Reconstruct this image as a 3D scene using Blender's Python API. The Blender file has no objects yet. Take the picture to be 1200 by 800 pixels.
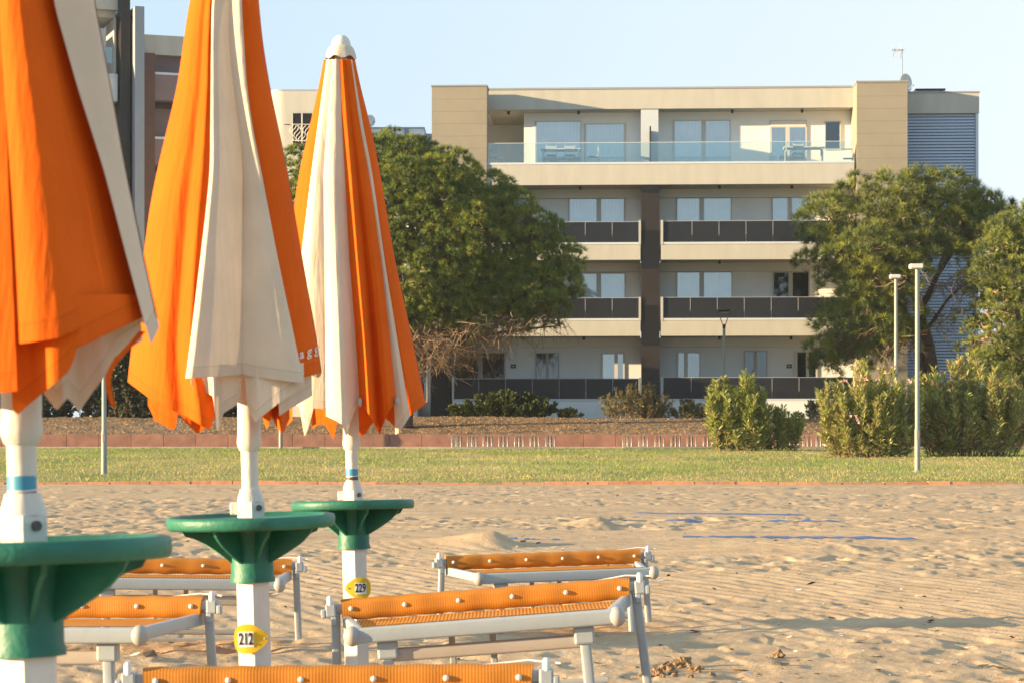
import bpy, bmesh, math, random
import numpy as np
from mathutils import Vector, Matrix, noise

S = bpy.context.scene
COL = S.collection
rnd = random.Random(7)
rng = np.random.default_rng(11)
PI = math.pi
F = 2833.0          # focal length in pixels of the 1200 px wide picture
HAZE_DENSITY = 0.0002
HC = 0.95           # camera height
HY = 528.0          # picture row of the horizon


def pt(px, py, Y):
    return Vector(((px - 600) / F * Y, Y, HC + (HY - py) / F * Y))


# ------------------------------------------------------------------ object helpers
def tag(o, label=None, cat=None, group=None, kind=None):
    if label: o['label'] = label
    if cat: o['category'] = cat
    if group: o['group'] = group
    if kind: o['kind'] = kind
    return o


def empty(name, loc, rz=0.0, label=None, cat=None, group=None):
    o = bpy.data.objects.new(name, None)
    o.empty_display_size = 0.2
    o.location = loc
    o.rotation_euler = (0, 0, rz)
    COL.objects.link(o)
    return tag(o, label, cat, group)


def link(name, me, parent=None):
    o = bpy.data.objects.new(name, me)
    COL.objects.link(o)
    if parent is not None:
        o.parent = parent
    return o


def copy_tree(o, parent=None):
    c = o.copy()
    COL.objects.link(c)
    if parent is not None:
        c.parent = parent
    for ch in list(o.children):
        copy_tree(ch, c)
    return c


class MB:
    """collects faces and links them as one mesh object"""
    def __init__(self):
        self.v, self.f, self.m, self.s = [], [], [], []

    def add(self, vs, fs, mi=0, smooth=False):
        b = len(self.v)
        self.v += [tuple(p) for p in vs]
        for f in fs:
            self.f.append(tuple(i + b for i in f))
            self.m.append(mi)
            self.s.append(smooth)

    def box(self, x0, x1, y0, y1, z0, z1, mi=0):
        vs = [(x, y, z) for z in (z0, z1) for y in (y0, y1) for x in (x0, x1)]
        self.add(vs, [(0, 2, 3, 1), (4, 5, 7, 6), (0, 1, 5, 4), (2, 6, 7, 3), (0, 4, 6, 2), (1, 3, 7, 5)], mi)
        return self

    def rbox(self, x0, x1, y0, y1, z0, z1, r=0.006, mi=0):
        """box with chamfered edges along all 12 edges"""
        bm = bmesh.new()
        bmesh.ops.create_cube(bm, size=1.0)
        for v in bm.verts:
            v.co = Vector(((x0 + x1) / 2 + v.co.x * (x1 - x0), (y0 + y1) / 2 + v.co.y * (y1 - y0), (z0 + z1) / 2 + v.co.z * (z1 - z0)))
        bmesh.ops.bevel(bm, geom=bm.edges[:], offset=r, segments=2, affect='EDGES', profile=0.5)
        bm.verts.index_update()
        self.add([v.co for v in bm.verts], [[v.index for v in f.verts] for f in bm.faces], mi)
        bm.free()
        return self

    def bar(self, a, b, w, h, mi=0, up=(0, 0, 1)):
        a, b, up = Vector(a), Vector(b), Vector(up)
        d = (b - a).normalized()
        if abs(d.dot(up)) > 0.98: up = Vector((0, 1, 0))
        s = d.cross(up).normalized()
        u = s.cross(d).normalized()
        vs = []
        for p in (a, b):
            for i, j in ((-1, -1), (1, -1), (1, 1), (-1, 1)):
                vs.append(p + s * (i * w / 2) + u * (j * h / 2))
        self.add(vs, [(0, 1, 2, 3), (7, 6, 5, 4), (0, 4, 5, 1), (1, 5, 6, 2), (2, 6, 7, 3), (3, 7, 4, 0)], mi)
        return self

    def sweep(self, path, sec, mi=0, smooth=True, cap=True, up=(0, 0, 1)):
        """sec: list of (a, b) or a function i -> list; a is sideways, b is up"""
        path = [Vector(p) for p in path]
        n = len(path)
        up = Vector(up)
        rows = []
        for i, p in enumerate(path):
            d = (path[min(i + 1, n - 1)] - path[max(i - 1, 0)]).normalized()
            uu = up if abs(d.dot(up)) < 0.98 else Vector((0, 1, 0))
            s = d.cross(uu).normalized()
            u = s.cross(d).normalized()
            ss = sec(i) if callable(sec) else sec
            rows.append([p + s * a + u * b for a, b in ss])
        k = len(rows[0])
        vs = [p for r in rows for p in r]
        fs = [(i * k + j, i * k + (j + 1) % k, (i + 1) * k + (j + 1) % k, (i + 1) * k + j) for i in range(n - 1) for j in range(k)]
        self.add(vs, fs, mi, smooth)
        if cap:
            self.add(rows[0], [tuple(range(k))[::-1]], mi)
            self.add(rows[-1], [tuple(range(k))], mi)
        return self

    def tube(self, path, r, n=10, mi=0, smooth=True, cap=True):
        rr = r if callable(r) else (lambda i: r if not isinstance(r, (list, tuple)) else r[i])
        return self.sweep(path, lambda i: [(rr(i) * math.cos(2 * PI * j / n), rr(i) * math.sin(2 * PI * j / n)) for j in range(n)], mi, smooth, cap)

    def lathe(self, prof, c=(0, 0, 0), n=32, mi=0, smooth=True, rot=0.0, capb=True, capt=True):
        c = Vector(c)
        rows = [[c + Vector((r * math.cos(rot + 2 * PI * j / n), r * math.sin(rot + 2 * PI * j / n), z)) for j in range(n)] for r, z in prof]
        vs = [p for r in rows for p in r]
        fs = [(i * n + j, i * n + (j + 1) % n, (i + 1) * n + (j + 1) % n, (i + 1) * n + j) for i in range(len(prof) - 1) for j in range(n)]
        self.add(vs, fs, mi, smooth)
        if capb and prof[0][0] > 1e-5: self.add(rows[0], [tuple(range(n))[::-1]], mi)
        if capt and prof[-1][0] > 1e-5: self.add(rows[-1], [tuple(range(n))], mi)
        return self

    def ball(self, c, rx, ry, rz, n=16, m=10, mi=0):
        c = Vector(c)
        vs, fs = [], []
        for i in range(m + 1):
            a = PI * i / m
            for j in range(n):
                b = 2 * PI * j / n
                vs.append(c + Vector((rx * math.sin(a) * math.cos(b), ry * math.sin(a) * math.sin(b), rz * math.cos(a))))
        for i in range(m):
            for j in range(n):
                fs.append((i * n + j, (i + 1) * n + j, (i + 1) * n + (j + 1) % n, i * n + (j + 1) % n))
        self.add(vs, fs, mi, True)
        return self

    def grid(self, rows, mi=0, smooth=True, flip=False):
        k = len(rows[0])
        vs = [p for r in rows for p in r]
        fs = []
        for i in range(len(rows) - 1):
            for j in range(k - 1):
                q = (i * k + j, i * k + j + 1, (i + 1) * k + j + 1, (i + 1) * k + j)
                fs.append(q[::-1] if flip else q)
        self.add(vs, fs, mi, smooth)
        return self

    def xf(self, M):
        self.v = [tuple(M @ Vector(p)) for p in self.v]
        return self

    def build(self, name, mats, parent=None):
        me = bpy.data.meshes.new(name)
        me.from_pydata(self.v, [], self.f)
        for m in (mats if isinstance(mats, (list, tuple)) else [mats]):
            me.materials.append(m)
        me.polygons.foreach_set('material_index', self.m)
        me.polygons.foreach_set('use_smooth', self.s)
        me.update()
        return link(name, me, parent)


def np_mesh(name, verts, faces, mats, parent=None, mi=None, smooth=False):
    """verts (n,3); faces (m,k)"""
    me = bpy.data.meshes.new(name)
    n, (m, k) = len(verts), faces.shape
    me.vertices.add(n)
    me.vertices.foreach_set('co', np.ascontiguousarray(verts, dtype=np.float32).ravel())
    me.loops.add(m * k)
    me.loops.foreach_set('vertex_index', np.ascontiguousarray(faces, dtype=np.int32).ravel())
    me.polygons.add(m)
    me.polygons.foreach_set('loop_start', np.arange(m, dtype=np.int32) * k)
    try:
        me.polygons.foreach_set('loop_total', np.full(m, k, dtype=np.int32))
    except Exception:
        pass
    for mt in (mats if isinstance(mats, (list, tuple)) else [mats]):
        me.materials.append(mt)
    if mi is not None:
        me.polygons.foreach_set('material_index', np.asarray(mi, dtype=np.int32))
    me.polygons.foreach_set('use_smooth', np.full(m, smooth, dtype=bool))
    me.update(calc_edges=True)
    me.validate()
    return link(name, me, parent)


# ------------------------------------------------------------------ materials
def new_mat(name):
    m = bpy.data.materials.new(name)
    m.use_nodes = True
    nt = m.node_tree
    return m, nt, nt.nodes['Principled BSDF'], nt.nodes['Material Output']


def N(nt, t, **kw):
    n = nt.nodes.new(t)
    for k, v in kw.items():
        if hasattr(n, k): setattr(n, k, v)
        else: n.inputs[k].default_value = v
    return n


def mat(name, col, rough=0.6, var=0.12, scale=6.0, bump=0.0, bscale=40.0, metal=0.0, spec=0.5, trans=0.0, island=0.0, coord='Object', stretch=None):
    """principled material with noise-varied base colour and optional bump, leaf/cloth translucency, per-island variation"""
    m, nt, P, out = new_mat(name)
    P.inputs['Roughness'].default_value = rough
    P.inputs['Metallic'].default_value = metal
    P.inputs['Specular IOR Level'].default_value = spec
    tc = N(nt, 'ShaderNodeTexCoord')
    src = tc.outputs[coord]
    if stretch:
        mp = N(nt, 'ShaderNodeMapping')
        mp.inputs['Scale'].default_value = stretch
        nt.links.new(src, mp.inputs[0]); src = mp.outputs[0]
    nz = N(nt, 'ShaderNodeTexNoise', Scale=scale, Detail=5.0, Roughness=0.6)
    nt.links.new(src, nz.inputs['Vector'])
    rp = N(nt, 'ShaderNodeMapRange')
    rp.inputs['From Min'].default_value = 0.3; rp.inputs['From Max'].default_value = 0.7
    rp.inputs['To Min'].default_value = 1 - var; rp.inputs['To Max'].default_value = 1 + var
    nt.links.new(nz.outputs['Fac'], rp.inputs['Value'])
    fac = rp.outputs[0]
    if island:
        ge = N(nt, 'ShaderNodeNewGeometry')
        r2 = N(nt, 'ShaderNodeMapRange')
        r2.inputs['To Min'].default_value = 1 - island; r2.inputs['To Max'].default_value = 1 + island
        nt.links.new(ge.outputs['Random Per Island'], r2.inputs['Value'])
        mu = N(nt, 'ShaderNodeMath', operation='MULTIPLY')
        nt.links.new(fac, mu.inputs[0]); nt.links.new(r2.outputs[0], mu.inputs[1]); fac = mu.outputs[0]
    vm = N(nt, 'ShaderNodeVectorMath', operation='SCALE')
    vm.inputs[0].default_value = col
    nt.links.new(fac, vm.inputs['Scale'])
    nt.links.new(vm.outputs[0], P.inputs['Base Color'])
    nrm = None
    if bump:
        nb = N(nt, 'ShaderNodeTexNoise', Scale=bscale, Detail=4.0)
        nt.links.new(src, nb.inputs['Vector'])
        bp = N(nt, 'ShaderNodeBump', Strength=bump, Distance=0.01)
        nt.links.new(nb.outputs['Fac'], bp.inputs['Height'])
        nt.links.new(bp.outputs[0], P.inputs['Normal']); nrm = bp.outputs[0]
    if trans:
        tr = N(nt, 'ShaderNodeBsdfTranslucent')
        nt.links.new(vm.outputs[0], tr.inputs['Color'])
        if nrm: nt.links.new(nrm, tr.inputs['Normal'])
        mx = N(nt, 'ShaderNodeMixShader', Fac=trans)
        nt.links.new(P.outputs[0], mx.inputs[1]); nt.links.new(tr.outputs[0], mx.inputs[2])
        nt.links.new(mx.outputs[0], out.inputs['Surface'])
    return m


def glass_mat(name, tint, refl=0.12, alpha=0.85, rough=0.02):
    """thin pane: mostly see-through plus a fresnel mirror"""
    m, nt, P, out = new_mat(name)
    nt.nodes.remove(P)
    tr = N(nt, 'ShaderNodeBsdfTransparent'); tr.inputs[0].default_value = (*tint, 1)
    gl = N(nt, 'ShaderNodeBsdfGlossy', Roughness=rough); gl.inputs[0].default_value = (0.95, 0.98, 1, 1)
    lw = N(nt, 'ShaderNodeLayerWeight', Blend=0.35)
    ma = N(nt, 'ShaderNodeMapRange')
    ma.inputs['To Min'].default_value = refl; ma.inputs['To Max'].default_value = 1.0
    nt.links.new(lw.outputs['Fresnel'], ma.inputs['Value'])
    mx = N(nt, 'ShaderNodeMixShader')
    nt.links.new(ma.outputs[0], mx.inputs[0]); nt.links.new(tr.outputs[0], mx.inputs[1]); nt.links.new(gl.outputs[0], mx.inputs[2])
    nt.links.new(mx.outputs[0], out.inputs['Surface'])
    return m


def fabric_mat(name, col, trans=0.2):
    """canvas: vertical creases, faint grime, a sewn hem (from the stored distance to the hem edge)"""
    m = mat(name, col, rough=0.85, var=0.09, scale=4.5, bump=0.5, bscale=1.0, spec=0.12, trans=trans, stretch=None)
    nt = m.node_tree
    P = nt.nodes['Principled BSDF']
    tc = [n for n in nt.nodes if n.type == 'TEX_COORD'][0]
    noise_b = [n for n in nt.nodes if n.type == 'TEX_NOISE' and n.inputs['Detail'].default_value == 4.0][0]
    mp = N(nt, 'ShaderNodeMapping'); mp.inputs['Scale'].default_value = (34, 34, 3.2)
    nt.links.new(tc.outputs['Object'], mp.inputs[0]); nt.links.new(mp.outputs[0], noise_b.inputs['Vector'])
    bp = [n for n in nt.nodes if n.type == 'BUMP'][0]
    bp.inputs['Distance'].default_value = 0.012
    at = N(nt, 'ShaderNodeAttribute'); at.attribute_name = 'hem'
    cr = N(nt, 'ShaderNodeValToRGB')
    cr.color_ramp.interpolation = 'LINEAR'
    e = cr.color_ramp.elements
    e[0].position = 0.0; e[0].color = (0.80, 0.80, 0.80, 1)
    e[1].position = 0.04; e[1].color = (0.94, 0.94, 0.94, 1)
    for p_, v_ in ((0.26, 0.94), (0.275, 0.84), (0.30, 0.84), (0.315, 1.0), (1.0, 1.0)):
        k = e.new(p_); k.color = (v_, v_, v_, 1)
    sc = N(nt, 'ShaderNodeMath', operation='MULTIPLY'); sc.inputs[1].default_value = 10.0
    nt.links.new(at.outputs['Fac'], sc.inputs[0]); nt.links.new(sc.outputs[0], cr.inputs['Fac'])
    vm = [n for n in nt.nodes if n.type == 'VECT_MATH'][0]
    mul = N(nt, 'ShaderNodeVectorMath', operation='MULTIPLY')
    for l in list(vm.outputs[0].links): nt.links.new(mul.outputs[0], l.to_socket)
    nt.links.new(vm.outputs[0], mul.inputs[0]); nt.links.new(cr.outputs[0], mul.inputs[1])
    # fine grime
    g = N(nt, 'ShaderNodeTexNoise', Scale=55.0, Detail=5.0, Roughness=0.7)
    nt.links.new(tc.outputs['Object'], g.inputs['Vector'])
    return m


M = {}
M['orange'] = fabric_mat('orange canvas', (0.72, 0.118, 0.007), 0.07)
M['cream'] = fabric_mat('cream canvas', (0.68, 0.565, 0.43), 0.10)
M['cap_cloth'] = mat('cream cap cloth', (0.58, 0.52, 0.43), 0.85, 0.06, 8.0, 0.2, 40.0)
M['white_plastic'] = mat('weathered white plastic', (0.64, 0.61, 0.55), 0.5, 0.16, 7.0, 0.2, 60.0, stretch=(1, 1, 0.35))
M['white_paint'] = mat('white pole paint', (0.68, 0.66, 0.61), 0.45, 0.14, 9.0, 0.15, 50.0, stretch=(1, 1, 0.3))
M['green'] = mat('green plastic', (0.014, 0.140, 0.094), 0.5, 0.34, 7.0, 0.2, 80.0)
M['tray_pale'] = mat('dusty lit tray', (0.46, 0.43, 0.36), 0.8, 0.15, 8.0)
M['alu'] = mat('white lacquered aluminium', (0.34, 0.375, 0.40), 0.38, 0.05, 10.0, 0.04, 60.0)
M['brace'] = mat('taupe lacquered tube', (0.40, 0.34, 0.29), 0.45, 0.06, 10.0)
M['grey_cap'] = mat('grey plastic cap', (0.36, 0.345, 0.325), 0.45, 0.08, 30.0)
M['stud'] = mat('white stud', (0.72, 0.69, 0.66), 0.35, 0.04, 20.0)
M['yellow'] = mat('yellow plate', (0.70, 0.46, 0.012), 0.45, 0.07, 20.0)
M['label_white'] = mat('white sticker', (0.75, 0.74, 0.70), 0.5, 0.05, 40.0)
M['black'] = mat('black print', (0.012, 0.012, 0.016), 0.5, 0.1, 10.0)
M['sticker_blue'] = mat('blue sticker', (0.06, 0.30, 0.46), 0.4, 0.08, 20.0)
M['sticker_dark'] = mat('dark sticker', (0.10, 0.07, 0.07), 0.45, 0.1, 20.0)
M['print_white'] = mat('white print', (0.78, 0.66, 0.56), 0.7, 0.05, 30.0)


def striped_mesh(name, a, b, period, axis=0, trans=0.18):
    m, nt, P, out = new_mat(name)
    P.inputs['Roughness'].default_value = 0.6
    tc = N(nt, 'ShaderNodeTexCoord')
    sx = N(nt, 'ShaderNodeSeparateXYZ')
    nt.links.new(tc.outputs['Object'], sx.inputs[0])
    mu = N(nt, 'ShaderNodeMath', operation='MULTIPLY'); mu.inputs[1].default_value = 2 * PI / period
    nt.links.new(sx.outputs[axis], mu.inputs[0])
    sn = N(nt, 'ShaderNodeMath', operation='SINE'); nt.links.new(mu.outputs[0], sn.inputs[0])
    mr = N(nt, 'ShaderNodeMapRange')
    mr.inputs['From Min'].default_value = -0.6; mr.inputs['From Max'].default_value = 0.6
    nt.links.new(sn.outputs[0], mr.inputs['Value'])
    nz = N(nt, 'ShaderNodeTexNoise', Scale=7.0, Detail=4.0)
    nt.links.new(tc.outputs['Object'], nz.inputs['Vector'])
    mx = N(nt, 'ShaderNodeMix', data_type='RGBA')
    mx.inputs['A'].default_value = (*a, 1); mx.inputs['B'].default_value = (*b, 1)
    nt.links.new(mr.outputs[0], mx.inputs['Factor'])
    hv = N(nt, 'ShaderNodeHueSaturation')
    m2 = N(nt, 'ShaderNodeMapRange'); m2.inputs['To Min'].default_value = 0.8; m2.inputs['To Max'].default_value = 1.2
    nt.links.new(nz.outputs['Fac'], m2.inputs['Value']); nt.links.new(m2.outputs[0], hv.inputs['Value'])
    nt.links.new(mx.outputs[2], hv.inputs['Color'])
    nt.links.new(hv.outputs[0], P.inputs['Base Color'])
    bp = N(nt, 'ShaderNodeBump', Strength=0.2, Distance=0.002)
    nt.links.new(mr.outputs[0], bp.inputs['Height']); nt.links.new(bp.outputs[0], P.inputs['Normal'])
    tr = N(nt, 'ShaderNodeBsdfTranslucent'); nt.links.new(hv.outputs[0], tr.inputs['Color'])
    ms = N(nt, 'ShaderNodeMixShader', Fac=trans)
    nt.links.new(P.outputs[0], ms.inputs[1]); nt.links.new(tr.outputs[0], ms.inputs[2])
    nt.links.new(ms.outputs[0], out.inputs['Surface'])
    return m


M['sling'] = striped_mesh('orange striped textilene', (0.60, 0.235, 0.018), (0.545, 0.19, 0.015), 0.0085)

M['sling_two'] = striped_mesh('yellow striped textilene', (0.72, 0.33, 0.03), (0.46, 0.13, 0.012), 0.0125)
# setting
M['fascia'] = mat('cream render', (0.455, 0.44, 0.39), 0.85, 0.07, 2.4, 0.15, 25.0, stretch=(1, 1, 0.25))
M['cladding'] = None
M['wallw'] = mat('pale warm render', (0.84, 0.84, 0.81), 0.9, 0.05, 0.8, 0.15, 25.0)
M['wallb'] = mat('pale grey render', (0.70, 0.73, 0.74), 0.9, 0.05, 0.8, 0.15, 25.0)
M['soffit'] = mat('soffit render', (0.72, 0.71, 0.67), 0.9, 0.04, 0.8)
M['cap_metal'] = mat('pale blue metal coping', (0.55, 0.60, 0.66), 0.4, 0.04, 1.0)
M['rail_grey'] = mat('grey railing metal', (0.36, 0.37, 0.40), 0.45, 0.05, 1.0)
M['roof_metal'] = mat('grey metal coping', (0.30, 0.31, 0.33), 0.4, 0.05, 1.0)
M['frame'] = mat('light window frame', (0.55, 0.53, 0.49), 0.5, 0.05, 1.0)
M['frame_dark'] = mat('grey window frame', (0.34, 0.34, 0.35), 0.5, 0.05, 1.0)
M['glass'] = glass_mat('window glass', (0.93, 0.96, 0.96), 0.26)
M['glass_dark'] = glass_mat('dark window glass', (0.5, 0.53, 0.55), 0.10)
M['rail_glass'] = glass_mat('clear balustrade glass', (0.86, 0.93, 0.92), 0.07)
M['curtain'] = mat('sheer curtain', (0.84, 0.87, 0.87), 0.9, 0.06, 2.0)
M['curtain_dark'] = mat('dark curtain', (0.10, 0.10, 0.11), 0.9, 0.25, 3.0)
M['room'] = mat('painted room shade', (0.05, 0.05, 0.055), 0.9, 0.2, 1.0)
M['shutter'] = mat('grey roller shutter', (0.33, 0.33, 0.35), 0.6, 0.04, 1.0)
M['lamp_black'] = mat('black metal', (0.02, 0.02, 0.022), 0.4, 0.1, 5.0)
M['sign_white'] = mat('sign white', (0.6, 0.6, 0.6), 0.5, 0.05, 5.0)
M['pole_grey'] = mat('galvanised pole', (0.25, 0.26, 0.24), 0.5, 0.10, 1.5, 0.05, 30.0, metal=0.0)
M['rack_metal'] = mat('galvanised rack', (0.33, 0.33, 0.32), 0.4, 0.1, 5.0, metal=0.4)
M['kerb'] = mat('orange brick', (0.50, 0.225, 0.12), 0.85, 0.18, 6.0, 0.5, 40.0, island=0.22)
M['redwall'] = mat('red block wall', (0.29, 0.145, 0.105), 0.9, 0.22, 2.5, 0.4, 30.0, island=0.12)
M['stone'] = mat('pale kerb stone', (0.42, 0.34, 0.29), 0.9, 0.15, 2.0, 0.3, 30.0)
M['bark'] = mat('pine bark', (0.10, 0.068, 0.048), 0.95, 0.3, 6.0, 0.8, 20.0)
M['twig'] = mat('dry twig', (0.22, 0.145, 0.09), 0.95, 0.25, 3.0, island=0.3)
M['twig_dark'] = mat('dark twig', (0.12, 0.09, 0.07), 0.95, 0.25, 3.0, island=0.3)
M['needle'] = mat('pine needles', (0.112, 0.158, 0.022), 0.6, 0.25, 0.9, trans=0.06, island=0.30)
M['needle_tip'] = mat('fresh and sunlit pine tips', (0.25, 0.27, 0.034), 0.6, 0.22, 0.9, trans=0.10, island=0.25)  # new growth; the brightness of sunlit tips is put into the colour too
M['needle_two'] = mat('grey green pine needles', (0.118, 0.150, 0.034), 0.6, 0.28, 0.8, trans=0.10, island=0.30)
M['oleander'] = mat('oleander leaves', (0.26, 0.30, 0.06), 0.5, 0.22, 1.2, trans=0.38, island=0.35)
M['oleander_pale'] = mat('pale oleander leaves', (0.43, 0.41, 0.15), 0.55, 0.25, 1.2, trans=0.30, island=0.4)
M['oleander_red'] = mat('reddish leaf tips', (0.30, 0.14, 0.07), 0.6, 0.2, 2.0, trans=0.25, island=0.35)
M['petal'] = mat('pink petals', (0.78, 0.47, 0.43), 0.6, 0.15, 3.0, trans=0.3, island=0.2)
M['hedge'] = mat('dark hedge leaves', (0.032, 0.042, 0.014), 0.55, 0.3, 1.0, trans=0.15, island=0.5)
M['shrub'] = mat('low shrub leaves', (0.06, 0.085, 0.014), 0.5, 0.25, 1.2, trans=0.2, island=0.4)
M['dry_leaf'] = mat('dry shrub leaves', (0.20, 0.155, 0.065), 0.8, 0.25, 1.5, trans=0.2, island=0.4)
M['olive_leaf'] = mat('olive shrub leaves', (0.15, 0.15, 0.04), 0.7, 0.25, 1.5, trans=0.2, island=0.4)
M['grass'] = mat('grass blades', (0.205, 0.27, 0.045), 0.7, 0.25, 0.25, trans=0.25, island=0.4)
M['dry_grass'] = mat('dry grass blades', (0.46, 0.36, 0.13), 0.8, 0.2, 0.3, trans=0.2, island=0.3)
M['blue_strap'] = mat('blue tape', (0.05, 0.11, 0.26), 0.55, 0.2, 3.0, 0.2, 30.0)


def cladding():
    m = mat('beige slab cladding', (0.285, 0.255, 0.20), 0.8, 0.07, 0.8, 0.1, 20.0)
    nt = m.node_tree; P = nt.nodes['Principled BSDF']
    tc = N(nt, 'ShaderNodeTexCoord'); sx = N(nt, 'ShaderNodeSeparateXYZ')
    nt.links.new(tc.outputs['Object'], sx.inputs[0])
    mo = N(nt, 'ShaderNodeMath', operation='WRAP'); mo.inputs[1].default_value = 0.5; mo.inputs[2].default_value = 0.0
    nt.links.new(sx.outputs[2], mo.inputs[0])
    gt = N(nt, 'ShaderNodeMapRange'); gt.inputs['From Min'].default_value = 0.0; gt.inputs['From Max'].default_value = 0.03
    nt.links.new(mo.outputs[0], gt.inputs['Value'])
    bp = N(nt, 'ShaderNodeBump', Strength=0.6, Distance=0.012)
    nt.links.new(gt.outputs[0], bp.inputs['Height']); nt.links.new(bp.outputs[0], P.inputs['Normal'])
    return m


M['cladding'] = cladding()


def panel_mat(name, col, rough):
    m = mat(name, col, rough, 0.12, 0.7, spec=0.25)
    return m


M['smoked'] = panel_mat('smoked balustrade panel', (0.020, 0.022, 0.028), 0.25)
M['tile_dark'] = panel_mat('dark glazed tile', (0.014, 0.013, 0.015), 0.3)
M['brown_gloss'] = panel_mat('brown gloss', (0.032, 0.026, 0.024), 0.3)
M['slat'] = mat('blue grey slat', (0.40, 0.48, 0.60), 0.5, 0.04, 1.0)
M['slat_back'] = mat('dark slat recess', (0.10, 0.12, 0.16), 0.8, 0.1, 1.0)
M['blue_grey'] = mat('blue grey render', (0.24, 0.27, 0.32), 0.85, 0.05, 1.0)
M['brown_clad'] = mat('brown cladding', (0.115, 0.062, 0.05), 0.8, 0.12, 2.0, 0.3, 12.0)
M['mauve'] = mat('mauve render', (0.21, 0.155, 0.16), 0.85, 0.06, 1.0)
M['pale_wall'] = mat('pale partition', (0.52, 0.56, 0.60), 0.3, 0.04, 1.0)


def mulch_mat():
    return mat('mulch', (0.215, 0.138, 0.075), 0.95, 0.45, 7.0, 0.9, 9.0)


M['mulch'] = mulch_mat()


def sand_mat():
    m, nt, P, out = new_mat('sand')
    P.inputs['Roughness'].default_value = 0.95
    P.inputs['Specular IOR Level'].default_value = 0.1
    tc = N(nt, 'ShaderNodeTexCoord')
    n1 = N(nt, 'ShaderNodeTexNoise', Scale=1.6, Detail=6.0, Roughness=0.65)
    n2 = N(nt, 'ShaderNodeTexNoise', Scale=38.0, Detail=4.0, Roughness=0.7)
    n3 = N(nt, 'ShaderNodeTexNoise', Scale=420.0, Detail=2.0)
    for n in (n1, n2, n3): nt.links.new(tc.outputs['Object'], n.inputs['Vector'])
    cr = N(nt, 'ShaderNodeValToRGB')
    cr.color_ramp.elements[0].position = 0.33; cr.color_ramp.elements[0].color = (0.42, 0.30, 0.188, 1)
    cr.color_ramp.elements[1].position = 0.68; cr.color_ramp.elements[1].color = (0.575, 0.425, 0.272, 1)
    nt.links.new(n1.outputs['Fac'], cr.inputs['Fac'])
    mr = N(nt, 'ShaderNodeMapRange'); mr.inputs['To Min'].default_value = 0.72; mr.inputs['To Max'].default_value = 1.22
    nt.links.new(n2.outputs['Fac'], mr.inputs['Value'])
    m3 = N(nt, 'ShaderNodeMapRange'); m3.inputs['To Min'].default_value = 0.8; m3.inputs['To Max'].default_value = 1.2
    nt.links.new(n3.outputs['Fac'], m3.inputs['Value'])
    mu = N(nt, 'ShaderNodeMath', operation='MULTIPLY'); nt.links.new(mr.outputs[0], mu.inputs[0]); nt.links.new(m3.outputs[0], mu.inputs[1])
    vm = N(nt, 'ShaderNodeVectorMath', operation='SCALE'); nt.links.new(cr.outputs[0], vm.inputs[0]); nt.links.new(mu.outputs[0], vm.inputs['Scale'])
    nt.links.new(vm.outputs[0], P.inputs['Base Color'])
    b1 = N(nt, 'ShaderNodeBump', Strength=0.5, Distance=0.02); nt.links.new(n2.outputs['Fac'], b1.inputs['Height'])
    b2 = N(nt, 'ShaderNodeBump', Strength=0.35, Distance=0.003); nt.links.new(n3.outputs['Fac'], b2.inputs['Height'])
    nt.links.new(b1.outputs[0], b2.inputs['Normal']); nt.links.new(b2.outputs[0], P.inputs['Normal'])
    return m


M['sand'] = sand_mat()


def lawn_mat():
    m, nt, P, out = new_mat('lawn soil and turf')
    P.inputs['Roughness'].default_value = 0.95
    tc = N(nt, 'ShaderNodeTexCoord')
    mp = N(nt, 'ShaderNodeMapping'); mp.inputs['Scale'].default_value = (0.35, 0.16, 1)
    nt.links.new(tc.outputs['Object'], mp.inputs[0])
    n1 = N(nt, 'ShaderNodeTexNoise', Scale=1.0, Detail=6.0, Roughness=0.65)
    nt.links.new(mp.outputs[0], n1.inputs['Vector'])
    n2 = N(nt, 'ShaderNodeTexNoise', Scale=30.0, Detail=4.0)
    nt.links.new(tc.outputs['Object'], n2.inputs['Vector'])
    cr = N(nt, 'ShaderNodeValToRGB')
    e = cr.color_ramp.elements
    e[0].position = 0.36; e[0].color = (0.15, 0.19, 0.035, 1)
    e[1].position = 0.66; e[1].color = (0.42, 0.32, 0.13, 1)
    nt.links.new(n1.outputs['Fac'], cr.inputs['Fac'])
    mr = N(nt, 'ShaderNodeMapRange'); mr.inputs['To Min'].default_value = 0.6; mr.inputs['To Max'].default_value = 1.4
    nt.links.new(n2.outputs['Fac'], mr.inputs['Value'])
    vm = N(nt, 'ShaderNodeVectorMath', operation='SCALE'); nt.links.new(cr.outputs[0], vm.inputs[0]); nt.links.new(mr.outputs[0], vm.inputs['Scale'])
    nt.links.new(vm.outputs[0], P.inputs['Base Color'])
    b = N(nt, 'ShaderNodeBump', Strength=0.6, Distance=0.04); nt.links.new(n2.outputs['Fac'], b.inputs['Height']); nt.links.new(b.outputs[0], P.inputs['Normal'])
    return m


M['lawn'] = lawn_mat()


# ------------------------------------------------------------------ camera, sky, sun
cam_d = bpy.data.cameras.new('camera')
cam = bpy.data.objects.new('camera', cam_d)
COL.objects.link(cam)
cam.location = (0, 0, HC)
cam.rotation_euler = (PI / 2, 0, 0)
cam_d.sensor_width = 36.0
cam_d.lens = F * 36.0 / 1200.0
cam_d.shift_y = (HY - 400.0) / 1200.0
cam_d.clip_start = 0.1
cam_d.clip_end = 9000.0
cam_d.dof.use_dof = True
cam_d.dof.focus_distance = 18.0
cam_d.dof.aperture_fstop = 16.0
S.camera = cam

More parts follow.
